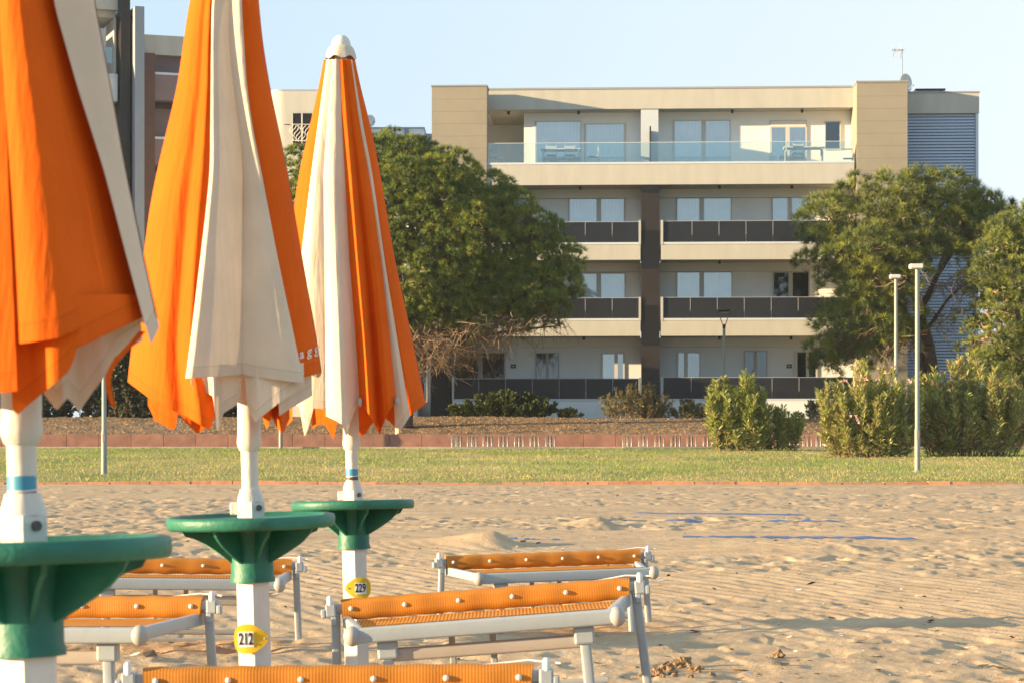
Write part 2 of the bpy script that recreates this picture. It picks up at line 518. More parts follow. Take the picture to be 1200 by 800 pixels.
SUN_EL = math.radians(9.0)
SUN_AZ = math.radians(13.5)     # towards the camera side of due left
sd = bpy.data.lights.new('sun', 'SUN')
sd.energy = 4.2
sd.angle = math.radians(0.53)
sd.color = (1.0, 0.73, 0.40)
so = bpy.data.objects.new('sun', sd)
COL.objects.link(so)
sun_from = Vector((-math.cos(SUN_EL) * math.cos(SUN_AZ), -math.cos(SUN_EL) * math.sin(SUN_AZ), math.sin(SUN_EL)))
so.rotation_euler = (-sun_from).to_track_quat('-Z', 'Y').to_euler()
so.location = (-30, -10, 30)

wd = bpy.data.worlds.new('World')
S.world = wd
wd.use_nodes = True
wn = wd.node_tree
bg = wn.nodes['Background']
sk = wn.nodes.new('ShaderNodeTexSky')
sk.sky_type = 'NISHITA'
sk.sun_disc = False
sk.sun_elevation = SUN_EL
sk.sun_rotation = math.atan2(sun_from.x, sun_from.y)
sk.air_density = 0.75
sk.dust_density = 0.5
sk.ozone_density = 2.0
# thin bright mist low in the sky
tc = wn.nodes.new('ShaderNodeTexCoord'); sx = wn.nodes.new('ShaderNodeSeparateXYZ')
wn.links.new(tc.outputs['Generated'], sx.inputs[0])
mr = wn.nodes.new('ShaderNodeMapRange'); mr.interpolation_type = 'SMOOTHSTEP'
mr.inputs['From Min'].default_value = 0.0; mr.inputs['From Max'].default_value = 0.42
mr.inputs['To Min'].default_value = 0.95; mr.inputs['To Max'].default_value = 0.8
wn.links.new(sx.outputs[2], mr.inputs['Value'])
mx = wn.nodes.new('ShaderNodeMix'); mx.data_type = 'RGBA'
hz = wn.nodes.new('ShaderNodeMapRange')
hz.inputs['From Min'].default_value = -0.25; hz.inputs['From Max'].default_value = 0.22
wn.links.new(sx.outputs[0], hz.inputs['Value'])
hm = wn.nodes.new('ShaderNodeMix'); hm.data_type = 'RGBA'
hm.inputs['A'].default_value = (1.48, 2.02, 2.42, 1); hm.inputs['B'].default_value = (2.38, 2.56, 2.64, 1)
hy = wn.nodes.new('ShaderNodeMapRange')
hy.inputs['From Min'].default_value = -0.1; hy.inputs['From Max'].default_value = 0.6
wn.links.new(sx.outputs[1], hy.inputs['Value'])
hp = wn.nodes.new('ShaderNodeMath'); hp.operation = 'MULTIPLY'
wn.links.new(hz.outputs[0], hp.inputs[0]); wn.links.new(hy.outputs[0], hp.inputs[1])
wn.links.new(hp.outputs[0], hm.inputs['Factor'])
wn.links.new(hm.outputs[2], mx.inputs['B'])
wn.links.new(mr.outputs[0], mx.inputs['Factor'])
wn.links.new(sk.outputs[0], mx.inputs['A'])
wn.links.new(mx.outputs[2], bg.inputs['Color'])
bg.inputs['Strength'].default_value = 0.105

vs = S.view_settings
vs.view_transform = 'Standard'
vs.look = 'None'
vs.gamma = 1.0
vs.exposure = 1.9
vs.use_curve_mapping = False


# ------------------------------------------------------------------ ground
def vnoise(x, y, seed=0):
    xi, yi = np.floor(x).astype(np.int64), np.floor(y).astype(np.int64)
    xf, yf = x - xi, y - yi
    u, v = xf * xf * (3 - 2 * xf), yf * yf * (3 - 2 * yf)

    def h(a, b):
        n = (a * 374761393 + b * 668265263 + seed * 974711) & 0x7fffffff
        n = ((n ^ (n >> 13)) * 1274126177) & 0x7fffffff
        n = (n ^ (n >> 16)) & 0xffffff
        return n / float(0xffffff)
    return (h(xi, yi) * (1 - u) + h(xi + 1, yi) * u) * (1 - v) + (h(xi, yi + 1) * (1 - u) + h(xi + 1, yi + 1) * u) * v


def fbm(x, y, seed=0, o=4):
    s, a, t = 0, 1.0, 0
    for i in range(o):
        s = s + a * vnoise(x * 2 ** i + 13.7 * i, y * 2 ** i + 7.1 * i, seed + i)
        t += a; a *= 0.5
    return s / t


def sstep(a, b, x):
    t = np.clip((x - a) / (b - a), 0, 1)
    return t * t * (3 - 2 * t)


PROF_Y = [-4000, -120, -40, 7, 10, 54, 54.3, 60, 86, 93, 140, 6000]
PROF_Z = [-2.0, -2.0, -0.6, 0.0, 0.05, 0.207, 0.22, 0.42, 1.04, 2.2, 2.3, 2.3]


def prof(y):
    return np.interp(y, PROF_Y, PROF_Z)


def sand_h(x, y):
    z = np.interp(y, [-4000, -120, -40, 7, 10, 54, 60], [-2, -2, -0.6, 0.0, 0.05, 0.19, 0.2])
    near = sstep(60.0, 30.0, y) * 0.5 + 0.5
    z = z + 0.06 * (fbm(x / 6.0, y / 9.0, 3, 3) - 0.5) * sstep(55, 46, y) * sstep(4, 16, y)
    tr = sstep(0.36, 0.56, fbm(x / 7.0 + 4, y / 3.2 + 2, 21, 3))          # where people walked
    tr = tr * (0.45 + 0.55 * sstep(10.5, 15.0, y))
    d = sstep(0.56, 0.74, vnoise(x / 0.24, y / 0.40, 5)) * (0.35 + 1.1 * vnoise(x / 0.9, y / 1.3, 8))
    d = d + 0.6 * sstep(0.60, 0.74, vnoise(x / 0.13 + 7, y / 0.22, 6))
    tr2 = 0.18 + 0.82 * tr
    z = z - 0.025 * tr2 * d * near
    z = z + 0.013 * tr2 * (fbm(x / 0.10, y / 0.16, 9, 3) - 0.5) * 2 * near
    z = z + 0.016 * (fbm(x / 0.7, y / 1.1, 12, 3) - 0.5) * (0.35 + 0.65 * tr) * near
    z = z + 0.012 * sstep(52.5, 54.2, y) * (0.4 + fbm(x / 1.5, y * 0, 77, 3))
    rp = (1 - tr) * sstep(0.35, 0.55, fbm(x / 4.0 + 9, y / 5.0, 31, 2))
    warp = 0.5 * fbm(x / 0.8, y / 1.3, 41, 3) + 0.06 * np.sin(y * 2.1)
    ph = (x * 0.86 + y * 0.30) / 0.145 + warp * 3.0
    z = z + 0.0046 * rp * np.sin(2 * PI * ph) * near
    # two drifts banked against the buried tape and low windblown ridges
    for (cx, cy, rx, ry, h) in ((-0.18, 22.2, 0.34, 0.55, 0.125), (0.98, 27.4, 0.34, 0.6, 0.085), (-0.6, 22.6, 0.6, 0.5, 0.05),
                                (2.9, 21.3, 0.45, 0.4, 0.06)):
        dx = x - cx
        e = np.where(dx > 0, (dx / (rx * 0.55)) ** 2, (dx / rx) ** 2) + ((y - cy) / ry) ** 2
        z = z + h * np.exp(-e)
    return z


def sand_at(x, y):
    return float(sand_h(np.array([float(x)]), np.array([float(y)]))[0])


ys = [-30, -20, -12, -6, -2, 1]
y = 3.0
while y < 54.25:
    ys.append(y)
    y += max(0.02, 0.0031 * y if y < 30 else 0.0045 * y)
ys += [54.25, 54.6]
ys = np.array(ys)
uc = np.linspace(-1, 1, 640)
a = np.abs(uc)
rowsx = []
for yy in ys:
    w = 0.235 * max(yy, 3.0) + 0.4
    W = 16 + 0.5 * max(yy, 0)
    t = np.where(a < 0.92, a / 0.92 * w, w + (a - 0.92) / 0.08 * (W - w))
    rowsx.append(np.sign(uc) * t)
X = np.array(rowsx)
Y = np.repeat(ys[:, None], X.shape[1], 1)
Z = sand_h(X, Y)
nr, nc = X.shape
idx = np.arange(nr * nc).reshape(nr, nc)
q = np.stack([idx[:-1, :-1], idx[:-1, 1:], idx[1:, 1:], idx[1:, :-1]], -1).reshape(-1, 4)
tag(np_mesh('sand', np.stack([X, Y, Z], -1).reshape(-1, 3), q, M['sand'], smooth=True), kind='structure')

# the wide ground to the horizon, a little lower
gy = np.array([-2500, -120, -40, -10, 7, 10, 40, 54, 60, 86, 93, 140, 400, 2500.0])
gx = np.array([-2500, -400, -90, -40, -20, 0, 20, 40, 90, 400, 2500.0])
GX, GY = np.meshgrid(gx, gy)
GZ = prof(GY) - 0.12
idx = np.arange(GX.size).reshape(GX.shape)
q = np.stack([idx[:-1, :-1], idx[:-1, 1:], idx[1:, 1:], idx[1:, :-1]], -1).reshape(-1, 4)
tag(np_mesh('ground', np.stack([GX, GY, GZ], -1).reshape(-1, 3), q, M['sand']), kind='structure')


def sheet(name, x0, x1, nx, ylist, zf, m, kind='structure', smooth=True):
    xs = np.linspace(x0, x1, nx)
    GX, GY = np.meshgrid(xs, np.array(ylist, dtype=float))
    GZ = zf(GX, GY)
    idx = np.arange(GX.size).reshape(GX.shape)
    q = np.stack([idx[:-1, :-1], idx[:-1, 1:], idx[1:, 1:], idx[1:, :-1]], -1).reshape(-1, 4)
    return tag(np_mesh(name, np.stack([GX, GY, GZ], -1).reshape(-1, 3), q, m, smooth=smooth), kind=kind)


def lawn_z(x, y):
    return prof(y) + 0.02 - 0.07 * sstep(55.6, 54.5, y) + 0.07 * (fbm(x / 5.0, y / 4.0, 55, 3) - 0.5) + 0.03 * (fbm(x / 0.8, y / 0.8, 57, 2) - 0.5)


sheet('lawn', -40, 40, 260, np.concatenate([[54.56], np.linspace(55, 85.4, 110)]), lawn_z, M['lawn'])


def emb_z(x, y):
    t = np.clip((y - 86.35) / 6.0, 0, 1)
    return 1.50 + 0.74 * t ** 0.8 + 0.10 * (fbm(x / 1.2, y / 1.0, 71, 4) - 0.5) + 0.05 * sstep(-3, 6, x) * t * -3 * 0.4 + 0.04 * (vnoise(x / .25, y / .3, 75) - .5)


sheet('embankment', -40, 40, 520, np.linspace(86.32, 93.2, 46), emb_z, M['mulch'])
sheet('plateau', -120, 120, 30, [93.1, 96, 100, 110, 130, 180], lambda x, y: 2.17 + 0 * x, M['mulch'])

# brick kerb between sand and lawn
mb = MB()
x = -24.0
while x < 24:
    l = 0.47 + rnd.uniform(-0.03, 0.03)
    zt = 0.265 + 0.02 * math.sin(x * 0.7) + rnd.uniform(-0.006, 0.006)
    zt -= 0.05 * max(0.0, noise.noise(Vector((x * 0.23, 1.7, 0.3))))
    if x > 9.4: zt -= min(0.10, (x - 9.4) * 0.03)
    mb.rbox(x + 0.004, x + l - 0.004, 54.30 + rnd.uniform(-0.01, 0.01), 54.55, zt - 0.24, zt, 0.008)
    x += l
tag(mb.build('kerb', M['kerb']), kind='structure')
# footway edge below the wall
mb = MB()
x = -40.0
while x < 40:
    mb.rbox(x + 0.004, x + 0.996, 85.35, 85.62, 0.85, 1.10, 0.01)
    x += 1.0
tag(mb.build('path_edge', M['stone']), kind='structure')
mb = MB()
mb.box(-40, 40, 85.62, 86.02, 0.8, 1.075)
tag(mb.build('path', M['redwall']), kind='structure')

# low red wall of blocks
wall = empty('low_wall', (0, 86.0, 1.0), 0, 'long low red block wall between the lawn and the mulch bank', 'wall')
mb = MB()
x = -40.0
while x < 40:
    mb.rbox(x + 0.006, x + 1.144, 0.03, 0.33, -0.15, 0.545 + rnd.uniform(-0.004, 0.004), 0.01)
    x += 1.15
mb.build('block_row', M['redwall'], wall)


# grass: uncountable blades on the lawn
def blades(n, x0, x1, y0, y1, zf, hmin, hmax, w, lean, dens=None):
    x = rng.uniform(x0, x1, n)
    # more blades near the front where they show larger
    y = y0 + (y1 - y0) * rng.uniform(0, 1, n) ** 1.3
    if dens is not None:
        k = dens(x, y) > rng.uniform(0, 1, n)
        x, y = x[k], y[k]
    n = len(x)
    z = zf(x, y)
    h = rng.uniform(hmin, hmax, n)
    a = rng.uniform(0, 2 * PI, n)
    b = rng.uniform(0, 2 * PI, n)
    l = h * rng.uniform(0.2, lean, n)
    base = np.stack([x, y, z - 0.01], -1)
    s = np.stack([np.cos(a), np.sin(a), 0 * a], -1) * w / 2
    tip = base + np.stack([np.cos(b) * l, np.sin(b) * l, h + 0.01], -1)
    v = np.stack([base - s, base + s, tip], 1).reshape(-1, 3)
    return v, np.arange(3 * n).reshape(n, 3)


def dryness(x, y):
    return sstep(0.42, 0.62, fbm(x / 3.5, y / 6.0, 91, 4) + 0.30 * sstep(65, 55, y) - 0.1 * sstep(70, 84, y) + 0.05 * sstep(0, 8, x))


v1, f1 = blades(95000, -17, 19, 54.7, 85.3, lawn_z, 0.03, 0.08, 0.016, 0.9, lambda x, y: 1.0 - 0.75 * dryness(x, y))
v2, f2 = blades(60000, -17, 19, 54.6, 85.3, lawn_z, 0.025, 0.075, 0.016, 1.3, lambda x, y: 0.06 + 0.8 * dryness(x, y))
v = np.concatenate([v1, v2]); f = np.concatenate([f1, f2 + len(v1)])
mi = np.concatenate([np.zeros(len(f1), int), np.ones(len(f2), int)])
tag(np_mesh('grass', v, f, [M['grass'], M['dry_grass']], mi=mi), 'short patchy grass, green and straw coloured, growing on the lawn', 'grass', kind='stuff')
# straw and chips lying on the mulch bank
v, f = blades(26000, -20, 22, 86.4, 93.0, emb_z, 0.01, 0.05, 0.05, 3.0)
tag(np_mesh('bark_litter', v, f, mat('bark chips', (0.30, 0.19, 0.10), 0.95, 0.3, 3.0, island=0.6)), 'brown bark chips and straw scattered over the sloping bank', 'litter', kind='stuff')

# bits of shell and dry seaweed in the sand
n_ = 2600
yy = 8.5 + 44 * rng.uniform(0, 1, n_) ** 1.5
xx = rng.uniform(-1, 1, n_) * (0.24 * yy + 0.3)
zz = sand_h(xx, yy)
a_ = rng.uniform(0, 2 * PI, n_); L_ = rng.uniform(0.006, 0.020, n_) * np.where(rng.uniform(0, 1, n_) < 0.25, 2.2, 1.0)
c_, s_ = np.cos(a_), np.sin(a_)
W_ = L_ * rng.uniform(0.35, 0.9, n_)
tl = rng.uniform(-0.3, 0.6, n_)
q0 = np.stack([xx - c_ * L_, yy - s_ * L_, zz + 0.001], -1); q1 = np.stack([xx + s_ * W_, yy - c_ * W_, zz + 0.004], -1)
q2 = np.stack([xx + c_ * L_, yy + s_ * L_, zz + 0.003 + tl * L_], -1); q3 = np.stack([xx - s_ * W_, yy + c_ * W_, zz + 0.005 + tl * L_ * .5], -1)
v = np.stack([q0, q1, q2, q3], 1).reshape(-1, 3)
f = np.arange(4 * n_).reshape(-1, 4)
tag(np_mesh('shell_litter', v, f, [mat('broken shell', (0.62, 0.56, 0.48), 0.7, 0.1, 5.0, island=0.3), mat('dry seaweed', (0.10, 0.07, 0.045), 0.9, 0.2, 5.0, island=0.4)],
            mi=(rng.uniform(0, 1, n_) < 0.6).astype(int)), 'broken shell and dry seaweed bits strewn over the sand', 'beach litter', kind='stuff')

# evening sea haze
HZ = HAZE_DENSITY
if HZ:
    m, nt, P, out = new_mat('haze')
    nt.nodes.remove(P)
    pv = N(nt, 'ShaderNodeVolumePrincipled')
    pv.inputs['Color'].default_value = (0.80, 0.90, 1.0, 1)
    pv.inputs['Density'].default_value = HZ
    pv.inputs['Anisotropy'].default_value = 0.2
    nt.links.new(pv.outputs[0], out.inputs['Volume'])
    mb = MB(); mb.box(-2600, 2600, -2600, 2600, -3.2, 27.0)
    tag(mb.build('haze', m), 'thin pale haze lying over the beach and the buildings', 'haze', kind='stuff')


# ------------------------------------------------------------------ beach umbrellas
def curve(keys):
    ky = np.array([k[0] for k in keys], float)
    kx = np.array([k[1] for k in keys], float)

    def f(py):
        py = np.asarray(py, float)
        r = 0
        for o, w in ((-24, 1), (-12, 2), (0, 3), (12, 2), (24, 1)):
            q = py + o
            lo = kx[0] + (kx[1] - kx[0]) / (ky[1] - ky[0]) * np.minimum(q - ky[0], 0)
            hi = (kx[-1] - kx[-2]) / (ky[-1] - ky[-2]) * np.maximum(q - ky[-1], 0)
            r = r + w * (np.interp(q, ky, kx) + (lo - kx[0]) + hi)
        return r / 9.0
    return f


class Canopy:
    def __init__(self, s, d, px0, top, silL, silR, zb):
        self.s, self.d, self.px0, self.top, self.zb = s, d, px0, top, zb
        self.L, self.R = curve(silL), curve(silR)
        self.X0 = (px0 - 600) / F * d
        self.mb = MB()
        self.hem = []

    def surf(self, px, py, off, layer, back=False):
        """point on the folded cloth through picture position px, py"""
        l, r = self.L(py), self.R(py)
        c, R = (l + r) / 2, (r - l) / 2
        k = np.clip((px - c) / R, -1, 1)
        amp = np.clip((py - self.top) / (440 - self.top), 0.12, 1.15)
        yy = -R / self.s * 0.9 * np.sqrt(np.clip(1 - k * k, 0, 1))
        if back: yy = -yy
        yy = yy + layer * amp - off * amp
        Y = self.d + yy
        return (px - 600) / F * Y - self.X0, yy, HC + (HY - py) / F * Y - self.zb

    def panel(self, mi, L, R, hem, off=((0, 0), (1, 0)), layer=0.0, top=None, nu=52, nt=70, wob=0.004, seed=0):
        L, R = curve(L), curve(R)
        top = self.top if top is None else top
        u = np.linspace(0, 1, nu)
        hu = np.interp(u, [h[0] for h in hem], [h[1] for h in hem])
        ou = np.interp(u, [h[0] for h in off], [h[1] for h in off])
        ou = np.convolve(np.pad(ou, 2, mode='edge'), [.1, .2, .4, .2, .1], 'valid')
        rows = []
        for t in np.linspace(0, 1, nt):
            py = top + (hu - top) * t
            lx, rx = L(py), R(py)
            px = lx + (rx - lx) * u
            w = wob * (vnoise(px / self.s * 14 + seed, py / self.s * 3.0, 17 + seed) - 0.5) * 2
            x, y, z = self.surf(px, py, ou + w, layer)
            rows.append(list(zip(x, y, z)))
            self.hem += list((hu - py) / self.s)
        self.mb.grid(rows, mi, True)

    def back(self, cols, hem):
        nb = len(cols)
        for i, mi in enumerate(cols):
            rows = []
            u = np.linspace(i / nb, (i + 1) / nb, 10)
            k = -np.cos(PI * u)
            v = np.linspace(0, 1, 10)
            hu = hem + 10 * np.sin(PI * v)
            for t in np.linspace(0, 1, 40):
                py = self.top + (hu - self.top) * t
                l, r = self.L(py), self.R(py)
                px = (l + r) / 2 + k * (r - l) / 2
                x, y, z = self.surf(px, py, 0.03 * np.sin(PI * v) * -1, 0.0, True)
                rows.append(list(zip(x, y, z)))
                self.hem += list((hu - py) / self.s)
            self.mb.grid(rows, mi, True, flip=True)


def text_mesh(body, size, extr, sx=1.0, bold=0.0):
    cu = bpy.data.curves.new('lettering', 'FONT')
    cu.body = body
    cu.size = size
    cu.align_x = 'CENTER'
    cu.align_y = 'CENTER'
    cu.extrude = extr
    cu.offset = bold
    cu.resolution_u = 4
    o = bpy.data.objects.new('lettering', cu)
    COL.objects.link(o)
    dg = bpy.context.evaluated_depsgraph_get()
    me = bpy.data.meshes.new_from_object(o.evaluated_get(dg))
    bpy.data.objects.remove(o)
    for v in me.vertices: v.co.x *= sx
    me.materials.clear()
    return me


def table_bm(Rt, hub, zt):
    """round tray table: dished top, rolled rim, gusset fins, hub sleeve"""
    mb = MB()
    h = 0.034
    mb.lathe([(hub * 0.8, zt - h + 0.010), (Rt * 0.55, zt - h + 0.008), (Rt - 0.018, zt - h + 0.004), (Rt - 0.006, zt - h), (Rt - 0.001, zt - h * 0.8),
              (Rt, zt - 0.010), (Rt - 0.003, zt - 0.002), (Rt - 0.010, zt), (Rt - 0.017, zt - 0.003), (Rt - 0.022, zt - 0.010), (Rt * 0.5, zt - 0.012), (0.030, zt - 0.010)], n=64, capb=False, capt=False)
    mb.lathe([(hub + 0.003, zt - 0.178), (hub + 0.003, zt - 0.168), (hub, zt - 0.160), (hub, zt - 0.09), (hub + 0.004, zt - 0.05), (hub + 0.014, zt - h)], n=32, capb=False, capt=False)
    nf = 8
    for i in range(nf):
        a = 2 * PI * i / nf + 0.35
        c, s_ = math.cos(a), math.sin(a)
        prof = [(hub - 0.004, zt - h + 0.006)] + [(Rt * 0.86, zt - h + 0.006), (Rt * 0.80, zt - h - 0.016)]
        for t in (0.2, 0.45, 0.7, 0.9, 1.0):
            r = Rt * 0.80 + (hub - Rt * 0.80) * t
            prof.append((r, zt - h - 0.018 - 0.075 * t ** (0.8 if i % 2 else 1.6)))
        prof.append((hub - 0.004, zt - h - 0.095))
        w = 0.004
        k = len(prof)
        vs = [(r * c - e * s_, r * s_ + e * c, z) for e in (-w, w) for r, z in prof]
        mb.add(vs, [tuple(range(k)), tuple(range(2 * k - 1, k - 1, -1))] + [(j, j + k, (j + 1) % k + k, (j + 1) % k) for j in range(k)])
    return mb


def umbrella(name_label, s, px0, py_table, sil, lean_deg, plate=None, sticker=None, knob=1):
    d = F / s
    X0 = (px0 - 600) / F * d
    zb = sand_at(X0, d) - 0.03
    root = empty('beach_umbrella', (X0, d, zb), 0, name_label, 'beach umbrella', 'closed beach umbrellas in a row on the sand')
    zt = HC + (HY - py_table) / s - zb
    piv = Matrix.Translation((0, 0, zt)) @ Matrix.Rotation(math.radians(-lean_deg), 4, 'Y') @ Matrix.Rotation(math.radians(sil.get('pitch', 0.0)), 4, 'X') @ Matrix.Translation((0, 0, -zt))
    # lower six-sided pole
    mb = MB()
    mb.lathe([(0.0495, -0.25), (0.0495, zt - 0.02)], n=6, rot=math.radians(-84), smooth=False)
    mb.xf(piv).build('lower_pole', M['white_paint'], root)
    # tray table
    tb = table_bm(0.225, 0.057, zt).xf(piv).build('tray_table', M['green'], root)
    if sil.get('dusty_lit'):
        mb = MB()
        mb.lathe([(0.207, zt - 0.0105), (0.20, zt - 0.006), (0.04, zt - 0.004)], n=64, capb=False, capt=False)  # pale disc: dust and light on the tray put into one colour
        mb.xf(piv).build('tray_surface', M['tray_pale'], tb)
    # clamp
    mb = MB()
    rot = math.radians(-80)
    mb.lathe([(0.040, zt - 0.006), (0.041, zt + 0.025), (0.039, zt + 0.036)], n=6, rot=rot, smooth=False)
    mb.lathe([(0.036, zt + 0.036), (0.033, zt + 0.05), (0.029, zt + 0.062), (0.028, zt + 0.067), (0.0262, zt + 0.070)], n=24, capb=False)
    mb.rbox(-0.054, -0.030, -0.016, 0.016, zt + 0.002, zt + 0.036, 0.004)
    cl = mb.xf(piv).build('clamp', M['white_plastic'], root)
    mb = MB()
    a = math.radians(-48)
    p = Vector((0.037 * math.cos(a), 0.037 * math.sin(a), zt + 0.020)); n_ = Vector((math.cos(a), math.sin(a), 0))
    mb.tube([p - n_ * 0.003, p + n_ * 0.004], 0.008, 12)
    mb.xf(piv).build('bolt', M['sticker_dark'], cl)
    # upper pole and bell collar
    zc = HC + (HY - sil['collar']) / s - zb
    ztop = HC + (HY - sil['top']) / s - zb
    lx = lambda z: -(z - zt) * math.tan(math.radians(1.5))
    mb = MB()
    mb.tube([(lx(z), 0, z) for z in (zt + 0.05, zt + 0.2, zc + 0.1, ztop)], 0.0225, 20)
    mb.build('upper_pole', M['white_plastic'], root)
    mb = MB()
    prof = [(0.0235, zc - 0.012), (0.027, zc - 0.008), (0.0315, zc + 0.004), (0.033, zc + 0.012), (0.031, zc + 0.03), (0.031, zc + 0.10), (0.034, zc + 0.16), (0.034, zc + 0.25)]
    mb.lathe(prof, n=28, c=(lx(zc), 0, 0))
    mb.build('collar', M['white_plastic'], root)
    if sticker:
        z1, z0 = [HC + (HY - p_) / s - zb for p_ in sticker]
        zz = np.linspace(z0, z1, 9)
        mb = MB()
        def band(fa, fb, mi):
            rows = []
            for t in (0, 1):
                r = []
                for j in range(25):
                    an = math.radians(-165 + 150 * j / 24)
                    wv = 0.12 * math.sin(2 * PI * j / 24)
                    za = z0 + (z1 - z0) * (fa(j) + (fb(j) - fa(j)) * t)
                    r.append((lx(za) + 0.0232 * math.cos(an), 0.0232 * math.sin(an), za))
                rows.append(r)
            mb.grid(rows, mi, True)
        w1 = lambda j: 0.34 + 0.10 * (j / 24) ** 2
        w2 = lambda j: 0.27 + 0.09 * (j / 24) ** 2
        band(w1, lambda j: 1.0, 0)
        band(w2, w1, 1)
        band(lambda j: 0.0, w2, 2)
        mb.build('sticker', [M['sticker_blue'], M['label_white'], M['sticker_dark']], root)
    # canopy
    cp = Canopy(s, d, px0, sil['top'] + 12, sil['L'], sil['R'], zb)
    for i, p_ in enumerate(sil['panels']):
        cp.panel(seed=i, **p_)
    cp.back(sil['back'], sil['hem'])
    can = cp.mb.build('canopy', [M['orange'], M['cream']], root)
    at = can.data.attributes.new('hem', 'FLOAT', 'POINT')
    at.data.foreach_set('value', np.array(cp.hem, dtype=np.float32))
    # vent cap with a scalloped skirt and a round knob
    mb = MB()
    Rc = 0.056
    rows = []
    for t in np.linspace(0, 1, 8):
        r = []
        for j in range(41):
            an = 2 * PI * j / 40
            fl = 1 + 0.06 * math.sin(6 * an + 0.6) * t
            rr = 0.036 + (Rc - 0.036) * t ** 0.75 * fl
            zz = ztop + 0.012 - 0.046 * t ** 1.5 + 0.005 * math.sin(6 * an + 0.6) * t
            r.append((lx(ztop) + rr * math.cos(an), rr * math.sin(an), zz))
        rows.append(r)
    mb.grid(rows, 0, True, flip=True)
    vc = mb.build('vent_cap', M['cap_cloth'], root)
    mb = MB()
    mb.lathe([(0.038, ztop - 0.012), (0.0375, ztop + 0.008), (0.034, ztop + 0.026), (0.027, ztop + 0.040), (0.016, ztop + 0.049), (0.0, ztop + 0.052)], c=(lx(ztop), 0, 0), n=28)
    mb.build('knob', M['white_plastic'], vc)
    # number plate
    if plate:
        ppx, ppy, tip, txt = plate
        zp = HC + (HY - ppy) / s - zb
        xp = (ppx - px0) / s * (d - 0.05) / d
        w, h = 0.046, 0.039
        out = []
        for j in range(48):
            an = 2 * PI * j / 48
            c, s_ = math.cos(an), math.sin(an)
            ex = c * w
            ey = s_ * h * (1 - 0.36 * max(0, c) ** 1.0) * (1 if c > 0 else 1)
            if c < 0: ex, ey = -w * abs(c) ** 0.55, math.copysign(h * abs(s_) ** 0.75, s_)
            out.append((ex * tip, ey))
        mb = MB()
        bend = lambda x: 0.0545 - 6.0 * (x * x) * 0.55
        for (fr, bk) in ((0.0, 0.003),):
            vs = [(xp + x, -bend(xp + x) - 0.003, zp + z) for x, z in out] + [(xp + x, -bend(xp + x), zp + z) for x, z in out]
            k = len(out)
            ctr = len(vs)
            fs = [(j, (j + 1) % k, (j + 1) % k + k, j + k) for j in range(k)]
            vs.append((xp, -bend(xp) - 0.003, zp)); vs.append((xp, -bend(xp), zp))
            fs += [(ctr, (j + 1) % k, j) for j in range(k)] + [(ctr + 1, j + k, (j + 1) % k + k) for j in range(k)]
            mb.add(vs, fs)
        pl = mb.xf(piv).build('number_plate', M['yellow'], root)
        lxx = xp - 0.010 * tip - (0.004 if tip > 0 else 0.0)
        mb = MB()
        rows = [[(lxx + x, -bend(lxx + x) - 0.0042, zp + z - 0.001) for x in np.linspace(-0.021, 0.021, 8)] for z in (-0.0205, 0.0205)]
        mb.grid(rows, 0, False)
        mb.xf(piv).build('white_label', M['label_white'], pl)
        me = text_mesh(txt, 0.044, 0.0004, 0.60, 0.0009)
        for v in me.vertices:
            x, yv, zv = v.co
            X_ = lxx + x
            v.co = piv @ Vector((X_, -bend(X_) - 0.0052 - zv, zp + yv - 0.001))
        me.materials.append(M['black'])
        link('digits', me, pl)
        mb = MB()
        sx_ = xp + tip * 0.036
        mb.ball((sx_, -bend(sx_) - 0.004, zp), 0.003, 0.002, 0.003, 10, 6)
        mb.xf(piv).build('screw', M['grey_cap'], pl)
    return root, cp, can


O_, C_ = 0, 1
